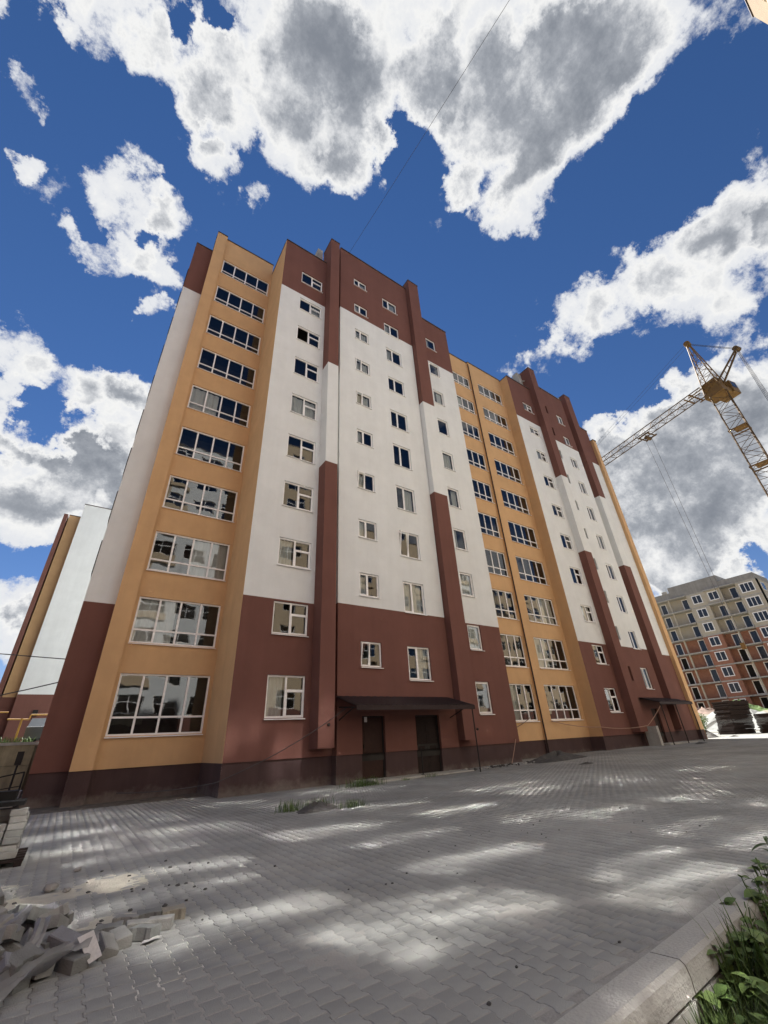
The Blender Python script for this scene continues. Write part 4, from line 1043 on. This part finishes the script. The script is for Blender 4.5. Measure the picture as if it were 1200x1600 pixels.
# ------------------------------------------------------------------ paver pile, stack and debris at the left
M_pile = [mat('loose_paver', (.175, .18, .172), .9, .18, 6, .6, 90), mat('loose_paver_light', (.25, .25, .235), .9, .15, 6, .6, 90), mat('loose_paver_blue', (.20, .205, .22), .9, .12, 6, .6, 90), mat('loose_paver_dusty', (.27, .25, .20), .9, .2, 6, .6, 90)]
def block_mesh(w, l, h, k, chip):
    V, F = paver_mesh(True); V = V.copy(); V[:, 2] = np.where(V[:, 2] < -.04, -h/2, h/2+V[:, 2]); V[:, 0] *= w/.155; V[:, 1] *= l/.168
    F = list(F)+[(11, 2, 1, 0), (10, 3, 2, 11), (9, 4, 3, 10), (8, 5, 4, 9), (7, 6, 5, 8)]
    me = bpy.data.meshes.new('loose_paver'); me.from_pydata(V.tolist(), [], F); me.materials.append(M_pile[k]); return me
BMs = [block_mesh(.16, .2, .08, k, 0) for k in range(4)]
def rect_block(w, l, h, k):
    m = MB(); e = .006
    V = [(-w/2, -l/2, -h/2), (w/2, -l/2, -h/2), (w/2, l/2, -h/2), (-w/2, l/2, -h/2), (-w/2, -l/2, h/2-e), (w/2, -l/2, h/2-e), (w/2, l/2, h/2-e), (-w/2, l/2, h/2-e), (-w/2+e, -l/2+e, h/2), (w/2-e, -l/2+e, h/2), (w/2-e, l/2-e, h/2), (-w/2+e, l/2-e, h/2)]
    F = [(0, 3, 2, 1), (8, 9, 10, 11)]+[(i, (i+1) % 4, 4+(i+1) % 4, 4+i) for i in range(4)]+[(4+i, 4+(i+1) % 4, 8+(i+1) % 4, 8+i) for i in range(4)]
    me = bpy.data.meshes.new('loose_paver'); me.from_pydata(V, [], F); me.materials.append(M_pile[k]); return me
RBs = [rect_block(.12, .21, .08, k) for k in range(4)]
adj = ['upper', 'lower', 'tilted', 'flat', 'leaning', 'half buried', 'overturned', 'upright', 'skewed', 'dusty']
pile = []
# heaped part at the very left, thinning out into a row to the right
pr = random.Random(21)
for i in range(46):
    t = pr.random(); x = -.75+pr.random()*1.05; y = 4.75+pr.random()*1.35; hmax = .36*max(0, 1-((x+.35)/.75)**2)*max(0, 1-((y-5.45)/.85)**2)
    pile.append((x, y, .05+pr.random()*hmax, pr.uniform(-.45, .45), pr.uniform(-.45, .45), pr.uniform(0, 3.1), pr.randrange(3), pr.random() < .6))
for (x, y, z, rx, ry, rz, k, r_) in [
    (.20, 5.02, .10, .5, .1, .5, 2, True), (.33, 4.98, .13, .35, -.2, .9, 2, True), (.30, 5.25, .05, .1, .2, 1.6, 0, True), (.48, 5.28, .045, .0, .1, 1.3, 0, True),
    (.55, 5.10, .06, .2, .1, 1.0, 0, True), (.65, 5.28, .05, 0, 0, 1.35, 0, False), (.72, 5.06, .045, .1, -.1, .2, 1, True), (.80, 5.44, .05, .05, .1, 1.2, 1, False), (.88, 5.25, .04, .1, 0, 1.5, 1, True),
    (.98, 5.46, .045, 0, 0, 1.45, 0, False), (1.04, 5.22, .04, 0, .05, 1.2, 1, True), (1.18, 5.42, .035, 0, 0, 1.5, 3, False), (.62, 4.95, .045, .3, .4, .3, 1, True), (.40, 4.82, .04, .0, .0, .5, 0, True),
    (.12, 5.35, .06, .5, .5, .2, 1, True), (.05, 4.75, .05, .1, .1, .8, 0, True), (-.02, 5.1, .14, .5, .3, 1.3, 1, True), (.9, 5.08, .04, .0, .1, .9, 0, False)]:
    pile.append((x, y, z, rx, ry, rz, k, r_))
EXPL = ['bluish block tilted under the upright plastic fold', 'bluish block with its face turned up beside the folded card', 'dark block behind the folded card', 'dark flat block right of the plastic film',
 'dark block leaning beside the end of the plastic film', 'dark block behind the middle of the trailing row', 'pale block in the front middle of the trailing row', 'pale block farthest back in the trailing row', 'pale block in the centre of the trailing row',
 'pale block behind the right part of the trailing row', 'pale block at the front right of the trailing row', 'dusty tan block ending the trailing row at the right', 'pale block tipped on edge in front of the trailing row', 'dark block in front, partly under the plastic film',
 'pale block tipped steeply behind the upright plastic fold', 'dark block under the near end of the plastic film', 'pale block on the shoulder of the heap by the plastic film', 'dark block at the front of the trailing row beside the white card scrap']
for i, (x, y, z, rx, ry, rz, k, r_) in enumerate(pile):
    where = 'in the left heap' if x < -.05 else ('beside the plastic film' if x < .5 else 'in the thin row trailing right from the heap')
    o = link('loose_paver', (RBs if r_ else BMs)[k], None, (x, y, z)); o.rotation_euler = (rx, ry, rz)
    if i >= 46: tag(o, EXPL[i-46], 'paving block', 'loose paving blocks')
    else: tag(o, "loose grey paving block jumbled in the heap at the left edge", 'paving block', 'loose paving blocks jumbled in the left heap')
# stack of blocks on a pallet by the left edge
for lay in range(7):
    for ix in range(3):
        for iy in range(4):
            if lay == 6 and pr.random() < .5: continue
            if lay == 5 and pr.random() < .2: continue
            o = link('stacked_paver', RBs[pr.choice((0, 1, 1, 2))], None, (-.80+ix*.215+pr.uniform(-.012, .012), 9.6+iy*.26+pr.uniform(-.012, .012)+0, .14+lay*.086)); o.scale = (1.68, 1.15, 1)
            o.rotation_euler = (0, 0, math.pi+pr.uniform(-.04, .04)); tag(o, 'grey paving block stacked on the pallet at the left edge', 'paving block', 'paving blocks stacked at the left edge')
tag(MB().box((-.95, 9.5, .74), (-.35, 10.1, .80)).box((-1.0, 9.9, .80), (-.5, 10.3, .92)).build('bundle', M_dark), 'dark bundle lying on top of the paving block stack', 'bundle')
pal = thing('pallet', 'low timber pallet under the stacked paving blocks at the left edge', 'pallet', (-.95, 9.4, 0))
for i in range(5): MB().box((0, i*.24, .06), (.8, i*.24+.14, .085)).build('board', M_wood, pal)
for i in range(3): MB().box((i*.35, .0, .0), (i*.35+.09, 1.1, .06)).build('bearer', M_wood, pal)
# plastic film
M_film = mat('grey_plastic_film', (.31, .315, .31), .35, .15, 5, spec=.5)
def see_through_film(M, k):
    N, K = M.node_tree.nodes, M.node_tree.links; t = N.new('ShaderNodeBsdfTransparent'); m = N.new('ShaderNodeMixShader'); m.inputs[0].default_value = k
    K.new(N['Principled BSDF'].outputs[0], m.inputs[2]); K.new(t.outputs[0], m.inputs[1]); K.new(m.outputs[0], N['Material Output'].inputs[0])
see_through_film(M_film, .62)
V = []; F = []; nx_, ny_ = 26, 9
for i in range(nx_):
    for j in range(ny_):
        s, t = i/(nx_-1), j/(ny_-1)-.5
        cx_ = -.35+s*.85; cy_ = 4.28+s*.68; wdt = .16*(1-.3*s)+.05*math.sin(7*s)
        V.append((cx_+t*wdt*-.7, cy_+t*wdt*1.6, .035+.10*s+.03*math.sin(9*t+4*s)*math.cos(5*s)+.022*math.sin(23*t+11*s)+.004*rng.normal()))
for i in range(nx_-1):
    for j in range(ny_-1): a = i*ny_+j; F.append((a, a+ny_, a+ny_+1, a+1))
fo = arr_obj('plastic_film', V, F, M_film); fo.data.polygons.foreach_set('use_smooth', [True]*len(F)); tag(fo, 'crumpled grey plastic film draped over the loose blocks', 'plastic film')
V = []; F = []
for i in range(12):
    s = i/11
    for j in range(4): t = j/3-.5; V.append((.08+.03*math.sin(5*s)+t*.09+.12*s, 4.85+.05*s+.35*s, .03+.24*math.sin(s*2.6)+.02*math.sin(9*t+7*s)))
for i in range(11):
    for j in range(3): a = i*4+j; F.append((a, a+4, a+5, a+1))
fo = arr_obj('plastic_film', V, F, M_film); tag(fo, 'upright fold of plastic film caught between the loose blocks', 'plastic film')
tag(MB().poly([(0, 0, .0), (.05, -.03, .01), (.16, .02, .012), (.13, .06, .01), (.03, .05, .004)]).build('card_scrap', M_curt, loc=(.86, 4.93, .012)), 'small white scrap of card lying right of the loose blocks', 'litter')
tag(MB().quad((0, 0, .16), (.10, .02, .18), (.18, -.10, .05), (.10, -.13, .03)).build('card_scrap', M_curt, loc=(.40, 4.86, .0)), 'white folded card standing on the loose blocks', 'litter')
# pale sand spilled on the paving
M_sand = mat('pale_sand', (.40, .38, .31), .95, .15, 8, .9, 60, col2=(.50, .475, .39))
G = lambda x, y, cx, cy, rx, ry: math.exp(-((x-cx)/rx)**2-((y-cy)/ry)**2)
so = dust('sand_spill', -1.6, 2.2, 5.3, 9.2, .028, -.0086, .011, M_sand, 1.9, 5.5, lambda x, y: -1.08+2.1*G(x, y, .5, 7.2, 1.0, .55)+1.9*G(x, y, .8, 5.72, .5, .2)+1.7*G(x, y, -.6, 8.1, .8, .35)+.5*mn.noise(Vector((x*9, y*9, 2))))
so['label'] = 'pale sand spilled over the pavers behind the loose blocks'

# stones and crumbs
def stone(x, y, z, s, label, seed, group=None, m_=None, name='stone'):
    r3 = np.random.default_rng(seed); V = []; F = []; nu, nv = 8, 5
    for j in range(1, nv):
        for i in range(nu):
            p, t = math.pi*j/nv, 2*math.pi*i/nu; k = s*(1+r3.normal(0, .14)); V.append((k*math.sin(p)*math.cos(t)*1.2, k*math.sin(p)*math.sin(t), k*.65*math.cos(p)))
    V += [(0, 0, s*.6), (0, 0, -s*.6)]; T = len(V)-2
    for j in range(nv-2):
        for i in range(nu): a = j*nu+i; c = j*nu+(i+1) % nu; F.append((a, a+nu, c+nu, c))
    for i in range(nu): F.append((T, i, (i+1) % nu)); F.append((T+1, (nv-2)*nu+(i+1) % nu, (nv-2)*nu+i))
    o = arr_obj(name, V, F, m_ or M_concd); o.location = (x, y, z); return tag(o, label, 'stone', group)
stone(.22, 7.42, .04, .065, 'largest brown stone lying on the spilled sand', 1)
stone(.38, 7.25, .02, .035, 'flat dark stone beside the largest one', 2)
stone(.50, 8.3, .025, .04, 'dark stone near the far edge of the sand', 3)
stone(-.28, 6.55, .12, .15, 'round grey boulder behind the left heap', 4)
for i in range(46):
    x, y = .2+rng.normal()*.9+.5, 6.7+rng.normal()*.8
    stone(x, y, .006, rng.uniform(.008, .022), 'small crumb of stone on the sandy paving', 100+i, 'stone crumbs on the sandy paving', M_shingle)
for i in range(34):
    x = rng.uniform(2, 9); y = rng.uniform(kerb_y(x)+.2, 6)
    stone(x, y, gz(x)+.004, rng.uniform(.006, .014), 'small crumb of stone near the kerb', 200+i, 'stone crumbs near the kerb', M_shingle)
# sunken patch with weeds, doorstep weeds, gravel along the plinth
mound('earth_patch', 5.2, 10.7, .0, .78, .42, .15, M_shingle, 'dark patch of broken paving with grass tufts in mid courtyard', 'earth patch', 41)
def tuft(x, y, z, r, n, h, label, seed):
    r3 = np.random.default_rng(seed); P = [(x+r3.normal(0, r), y+r3.normal(0, r*.6), z) for _ in range(n)]; o = grass('grass_tuft', P, h*.4, h, .004, seed); return tag(o, label, 'grass tuft')
tuft(4.7, 11.1, .0, .17, 190, .3, 'grass tuft at the left of the dark courtyard patch', 1); tuft(5.3, 10.9, .05, .2, 150, .24, 'grass tuft behind the dark courtyard patch', 2); tuft(5.95, 10.35, .0, .16, 170, .24, 'grass tuft at the right of the dark courtyard patch', 3)
tuft(8.75, 14.35, .0, .32, 520, .38, 'leafy weeds at the left end of the doorstep', 4); tuft(10.6, 14.5, .0, .12, 90, .2, 'grass tuft before the middle of the doorstep', 5); tuft(11.9, 14.6, .02, .2, 120, .2, 'grass tuft before the second door', 6)
stone(9.1, 14.5, .1, .17, 'pale stone at the corner of the doorstep', 9, m_=M_conc)
mound('gravel_heap', 20.3, 14.9, .08, 3.3, .85, .34, M_shingle, 'low heap of dark gravel along the ochre bay', 'gravel heap', 42, n=40)
mound('debris_patch', 18.2, 12.0, gz(18), .95, .28, .06, M_shingle, 'thin strip of dark debris on the paving before the ochre bay', 'debris', 43)
mound('debris_patch', 33.9, 13.9, gz(33.9), 1.3, .35, .08, M_shingle, 'dark debris strip on the paving before the second entrance', 'debris', 44)
mound('debris_patch', 44.5, 15.6, gz(44), 1.6, .4, .09, M_shingle, 'dark debris strip before the plank stacks', 'debris', 45)
for i in range(70):
    x = rng.uniform(13.5, 20); y = 14.9-.0*x+rng.normal()*.22-.04*(x-13.5)+.3
    stone(x, y, gz(x)+.02, rng.uniform(.02, .075), 'lump of rubble along the plinth right of the doorstep', 300+i, 'rubble lumps along the plinth', M_conc if i % 3 == 0 else M_shingle)
# bushes at the right gable
def bush(x, y, z, r, label, seed, n=1500):
    o = thing('bush', label, 'bush', (x, y, z)); lob = [((math.cos(i*2.1)*r*.6, math.sin(i*2.1)*r*.6, r*(.45+.2*(i % 3))), r*.5) for i in range(6)]
    MB().bar((0, 0, 0), (0, .1, r*.7), .03).bar((0, 0, 0), (.3, .1, r*.6), .02).build('stem', M_bark, o); V, F, mi = leaves(crown_pts(lob, n, seed), .10, seed); arr_obj('foliage', V, F, M_leaf[1:], o, mi=[min(k, 1) for k in mi])
bush(45.6, 18.9, .3, 1.5, 'light green bush growing at the foot of the right gable', 61)
mound('debris_patch', 44.2, 17.6, .2, 2.2, 1.0, .6, M_shingle, 'dark heap of debris under the bush at the right gable', 'debris', 46)
